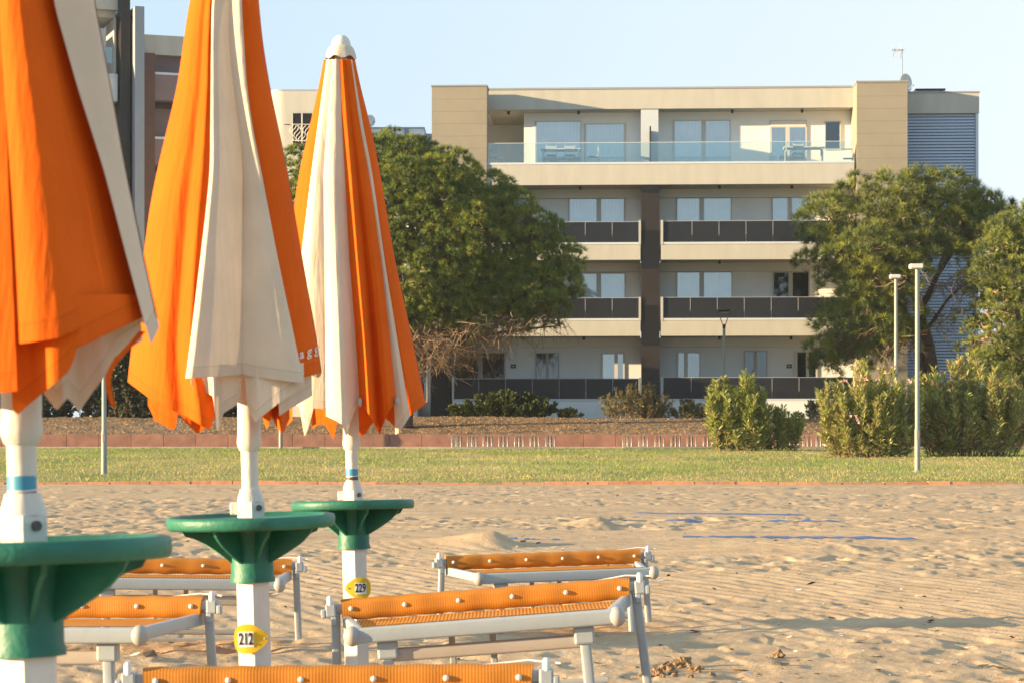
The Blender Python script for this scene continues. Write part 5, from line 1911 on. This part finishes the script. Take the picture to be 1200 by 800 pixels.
pine('yellowish tree at the right edge of the photo beside the slatted stair tower', 1195, 87.0, 1.5,
     [(1172, 276, 16), (1186, 272, 20), (1207, 272, 28), (1178, 292, 24), (1210, 300, 34), (1165, 325, 18), (1185, 335, 24), (1215, 345, 34), (1172, 372, 16), (1200, 385, 26), (1230, 380, 34), (1185, 402, 16), (1240, 310, 34), (1250, 350, 34), (1162, 424, 18), (1190, 428, 26), (1215, 425, 30), (1172, 452, 24), (1200, 458, 30), (1160, 345, 14), (1154, 300, 16), (1156, 372, 14), (1152, 400, 15), (1150, 430, 16), (1152, 326, 14)],
     [[(1200, 500, 0.26), (1196, 440, 0.22), (1192, 390, 0.18), (1185, 330, 0.11), (1180, 280, 0.06)], [(1195, 430, 0.12), (1180, 405, 0.09), (1160, 395, 0.04)]],
     0, clump=22, tuft=10, needle='needle_two', dense_core=1.0, depth=2.0, bare=((1155, 400, 1200, 400, 50, 1.2),))


def bush(name, label, cat, px0, px1, py_top, py_base, Y, zb, nstem, leaf, mats, weights, density, droop=0.15, group=None, spread=1.0, twig='twig', dome=0.5, ragged=0.25, low=0.05, ymul=0.5):
    """many stems from the ground fanning out; whorls of leaves along and at their ends"""
    s = F / Y
    cx = (px0 + px1) / 2
    c = pt(cx, py_base, Y)
    z0 = zb
    root = empty(name, (c.x, Y, z0), 0, label, cat, group)
    W = (px1 - px0) / 2 / s
    H = HC + (HY - py_top) / s - z0
    P, D, segs = [], [], []
    for i in range(nstem):
        a = rng.uniform(0, 2 * PI)
        k = math.sqrt(rng.uniform(0, 1))
        ex, ey = math.cos(a) * k, math.sin(a) * k
        h = H * (1 - dome * k * k) * rng.uniform(1 - ragged, 1.0)
        h *= rng.uniform(0.35, 1.0) if k > 0.55 and rng.uniform() < 0.6 else 1.0
        base = np.array([ex * W * 0.72, ey * W * ymul * 0.7, 0.0])
        tip = np.array([ex * W * spread, ey * W * ymul, h])
        pth = crooked(base, tip, 5, 0.035)
        for j in range(5):
            segs.append((pth[j], pth[j + 1], 0.014 - 0.002 * j, 0.012 - 0.002 * j))
        n = int(density * (0.6 + h / H))
        t = np.clip(1 - np.abs(rng.normal(size=n)) * 0.42, low, 1)
        ii = np.minimum((t * 5).astype(int), 4)
        pp = np.array(pth)
        q = pp[ii] + (pp[ii + 1] - pp[ii]) * (t * 5 - ii)[:, None]
        ax = unit(tip - base)
        ang = rng.uniform(0, 2 * PI, n)
        rad = np.stack([np.cos(ang), np.sin(ang), 0.25 + 0.3 * rng.normal(size=n)], -1)
        d = unit(rad + ax * (0.5 + 0.9 * t[:, None] ** 2))
        P.append(q + d * 0.03); D.append(d)
    P = np.concatenate(P); D = np.concatenate(D)
    v, f = leaves(P, D, leaf[0], leaf[1], droop)
    mi = rng.choice(len(mats), size=len(f), p=weights)
    np_mesh('foliage', v, f, [M[m_] for m_ in mats], root, mi=mi)
    v, q = twig_mesh(segs)
    np_mesh('stems', v, q, M[twig], root)
    return root, P


def lz(Y): return float(prof(np.array([Y]))[0]) + 0.02


OL = ['oleander', 'oleander_pale', 'oleander_red']
bush('oleander_bush', 'bright green oleander bush standing alone on the lawn in front of the right balconies', 'bush', 824, 904, 434, 528, 82.0, lz(82.0), 90, (0.25, 0.042), OL, [.70, .30, 0.0], 115, group='oleander bushes on the lawn', dome=0.3, ragged=0.4)
bush('oleander_bush', 'small darker oleander bush close right of the lone bright green one', 'bush', 886, 944, 474, 528, 82.6, lz(82.6), 46, (0.20, 0.045), OL, [.92, .08, 0.0], 62, group='oleander bushes on the lawn', dome=0.4)
r1, P1 = bush('oleander_bush', 'big rounded oleander with pink flowers left of the nearest lamp post', 'bush', 958, 1082, 421, 537, 73.5, lz(73.5), 170, (0.24, 0.036), OL, [.44, .49, .07], 135, group='oleander bushes on the lawn', dome=0.32, ragged=0.5)
bush('oleander_bush', 'widest oleander right of the nearest lamp post, reddish tips and brown stems', 'bush', 1066, 1212, 416, 536, 74.5, lz(74.5), 190, (0.24, 0.036), OL, [.42, .46, .12], 125, group='oleander bushes on the lawn', dome=0.28, low=0.12, ragged=0.5)
# a taller shoot and the blossoms of the flowering oleander
o_ = r1.location
bl_px = [(1002, 444), (1008, 446), (985, 447), (1034, 436), (1040, 434), (1058, 450), (990, 488), (996, 492), (1020, 445)]
Pp, Dd = [], []
for (px, py) in bl_px:
    rho = (px - 1020) / 62
    for k in range(2):
        p = pt(px + rng.normal() * 2, py + rng.normal() * 1.5, 73.5)
        yy = -1.65 * math.sqrt(max(0.05, 1 - rho * rho)) * (0.55 + 0.45 * min(1, (py - 425) / 50)) - 0.1
        c_ = np.array([p.x - o_.x, yy, p.z - o_.z])
        d_ = unit(rng.normal(size=(6, 3)) + np.array([0, -0.7, 0.4]))
        Pp.append(np.repeat(c_[None], 6, 0) + d_ * 0.01); Dd.append(d_)
v, f = leaves(np.concatenate(Pp), np.concatenate(Dd), 0.085, 0.06)
np_mesh('blossom', v, f, M['petal'], r1)

# dark trees and hedge behind the umbrellas on the left
for i, (a_, b_, top, base, Y, lab) in enumerate(((-70, 112, 325, 492, 93.5, 'dark leafy tree at the left edge behind the nearest umbrella'),
                                            (70, 225, 322, 492, 93.0, 'dark leafy tree seen between the nearest and the middle umbrella'),
                                            (215, 345, 340, 490, 94.0, 'dark leafy tree behind the middle umbrella'))):
    bush('leafy_tree', lab, 'tree', a_, b_, top, base, Y, 2.15, 150, (0.26, 0.13), ['hedge', 'shrub'], [.82, .18], 150, group='dark trees behind the umbrellas', twig='bark', dome=0.3, low=0.02, ymul=0.6)
# planting along the top of the bank
bush('evergreen_shrub', 'low spreading dark green shrub under the left ground floor balcony', 'shrub', 520, 662, 459, 489, 93.6, 2.2, 120, (0.20, 0.075), ['shrub', 'olive_leaf'], [.86, .14], 80, group='shrubs along the top of the bank', dome=0.6, low=0.02, ymul=0.3)
bush('evergreen_shrub', 'small dark green tuft right of the low spreading shrub', 'shrub', 654, 682, 478, 490, 93.4, 2.2, 24, (0.16, 0.05), ['shrub', 'olive_leaf'], [.7, .3], 50, group='shrubs along the top of the bank', dome=0.6, low=0.02)
bush('dry_shrub', 'dry brownish shrub with bare sticks in front of the dark centre column', 'shrub', 702, 790, 445, 493, 93.3, 2.15, 130, (0.13, 0.04), ['dry_leaf', 'olive_leaf', 'shrub'], [.62, .36, .02], 42, group='shrubs along the top of the bank', dome=0.5, ragged=0.45)
bush('dry_shrub', 'low straw coloured shrub between the dry shrub and the lone oleander', 'shrub', 784, 832, 467, 494, 93.2, 2.15, 50, (0.14, 0.04), ['olive_leaf', 'dry_leaf'], [.6, .4], 50, group='shrubs along the top of the bank', dome=0.5, ragged=0.4)
bush('dry_shrub', 'faint dry shrub far right on the bank under the building, right of the lone oleander', 'shrub', 930, 985, 468, 494, 93.2, 2.15, 40, (0.14, 0.04), ['olive_leaf', 'dry_leaf'], [.6, .4], 45, group='shrubs along the top of the bank', dome=0.5)


# ------------------------------------------------------------------ lamps, posts, racks
def lamp_post(px, py_base, py_top, Y, label):
    p = pt(px, py_base, Y)
    z = lz(Y)
    H = HC + (HY - py_top) / F * Y - z
    root = empty('lamp_post', (p.x, Y, z - 0.05), 0, label, 'lamp post', 'slim lamp posts on the lawn')
    mb = MB()
    mb.tube([(0, 0, 0), (0, 0, 1.1), (0, 0, 1.12), (0, 0, H)], [0.07, 0.07, 0.058, 0.055], 16)
    mb.build('pole', M['pole_grey'], root)
    mb = MB()
    mb.lathe([(0.12, 0.03), (0.12, 0.06), (0.075, 0.065), (0.072, 0.12)], n=18)
    mb.build('base_plate', M['pole_grey'], root)
    mb = MB(); mb.rbox(-0.03, 0.03, -0.078, -0.05, 0.85, 1.05, 0.004)
    mb.build('hatch', M['pole_grey'], root)
    mb = MB()
    mb.rbox(-0.19, 0.12, -0.16, 0.16, H - 0.01, H + 0.10, 0.015)
    h = mb.build('lamp_head', M['sign_white'], root)
    mb = MB(); mb.box(-0.16, 0.09, -0.12, 0.12, H - 0.018, H - 0.0105)
    mb.build('lens', M['label_white'], h)
    return root


lamp_post(1075, 553, 312, 60.0, 'nearest slim grey lamp post, standing on the lawn between the two big oleanders')
lamp_post(1050, 535, 324, 75.5, 'slim lamp post rising behind the flowering oleander, second from the nearest one')
lamp_post(122, 559, 320, 58.0, 'slim lamp post on the left whose top is hidden by the nearest umbrella')
lamp_post(329, 523, 330, 85.1, 'slim lamp post by the low wall, seen between the middle and far umbrellas')

Yv = 93.0
p = pt(848.5, 490, Yv)
root = empty('street_lamp', (p.x, Yv, 2.2), 0, 'garden lamp with a round black head on a V bracket in front of the building', 'lamp')
zt = HC + (HY - 383) / F * Yv - 2.2
mb = MB(); mb.tube([(0, 0, -0.1), (0, 0, zt)], 0.055, 12); mb.build('pole', M['pole_grey'], root)
zh = HC + (HY - 366) / F * Yv - 2.2
mb = MB()
mb.lathe([(0.05, zt - 0.08), (0.065, zt), (0.05, zt + 0.10)], n=14)
for s_ in (-1, 1):
    mb.bar((s_ * 0.03, 0, zt + 0.02), (s_ * 0.23, 0, zh + 0.02), 0.05, 0.03)
mb.build('bracket', M['lamp_black'], root)
mb = MB()
mb.lathe([(0.02, zh + 0.0), (0.25, zh + 0.01), (0.275, zh + 0.05), (0.27, zh + 0.10), (0.20, zh + 0.13), (0.0, zh + 0.14)], n=28)
h = mb.build('lamp_head', M['lamp_black'], root)
mb = MB(); mb.lathe([(0.0, zh - 0.006), (0.20, zh - 0.004)], n=24, capb=False, capt=False)
mb.build('lens', M['label_white'], h)


def rack(px0, px1, py_base, Y, ngroup, label):
    a_, b_ = pt(px0, py_base, Y), pt(px1, py_base, Y)
    z = lz(Y) + 0.0
    root = empty('bicycle_rack', (a_.x, Y, z), 0, label, 'bicycle rack', 'bicycle racks along the low wall')
    W = b_.x - a_.x
    mb = MB()
    mb.bar((0, -0.2, 0.05), (W, -0.2, 0.05), 0.05, 0.06)
    mb.bar((0, 0.22, 0.06), (W, 0.22, 0.06), 0.04, 0.05)
    mb.bar((0.02, -0.2, 0.05), (0.02, 0.22, 0.05), 0.04, 0.05)
    mb.bar((W - 0.02, -0.2, 0.05), (W - 0.02, 0.22, 0.05), 0.04, 0.05)
    mb.build('base_frame', M['rack_metal'], root)
    mb = MB()
    mb.tube([(0, -0.2, 0.05), (0.005, -0.2, 0.40), (0.015, -0.17, 0.44), (0.04, -0.12, 0.46), (0.05, 0.06, 0.44), (0.055, 0.20, 0.08)], 0.017, 8)
    proto = mb.build('wheel_hoop', M['rack_metal'], root)
    k = 0
    for g in range(ngroup):
        for j in range(3):
            o = proto if k == 0 else proto.copy()
            if k: COL.objects.link(o); o.parent = root
            k += 1
            o.location = (0.02 + (W - 0.30) * g / (ngroup - 1) + 0.125 * j, 0, 0)
            o.rotation_euler = (0, 0, 0.12 * (j - 1))
    return root


rack(530, 650, 524, 84.6, 7, 'grey bicycle rack on the lawn edge farthest left, below the low shrub')
rack(730, 834, 523, 84.7, 6, 'grey bicycle rack left of the lone oleander bush')
rack(925, 966, 519, 84.9, 3, 'short visible end of a grey bicycle rack right of the lone oleander bush')
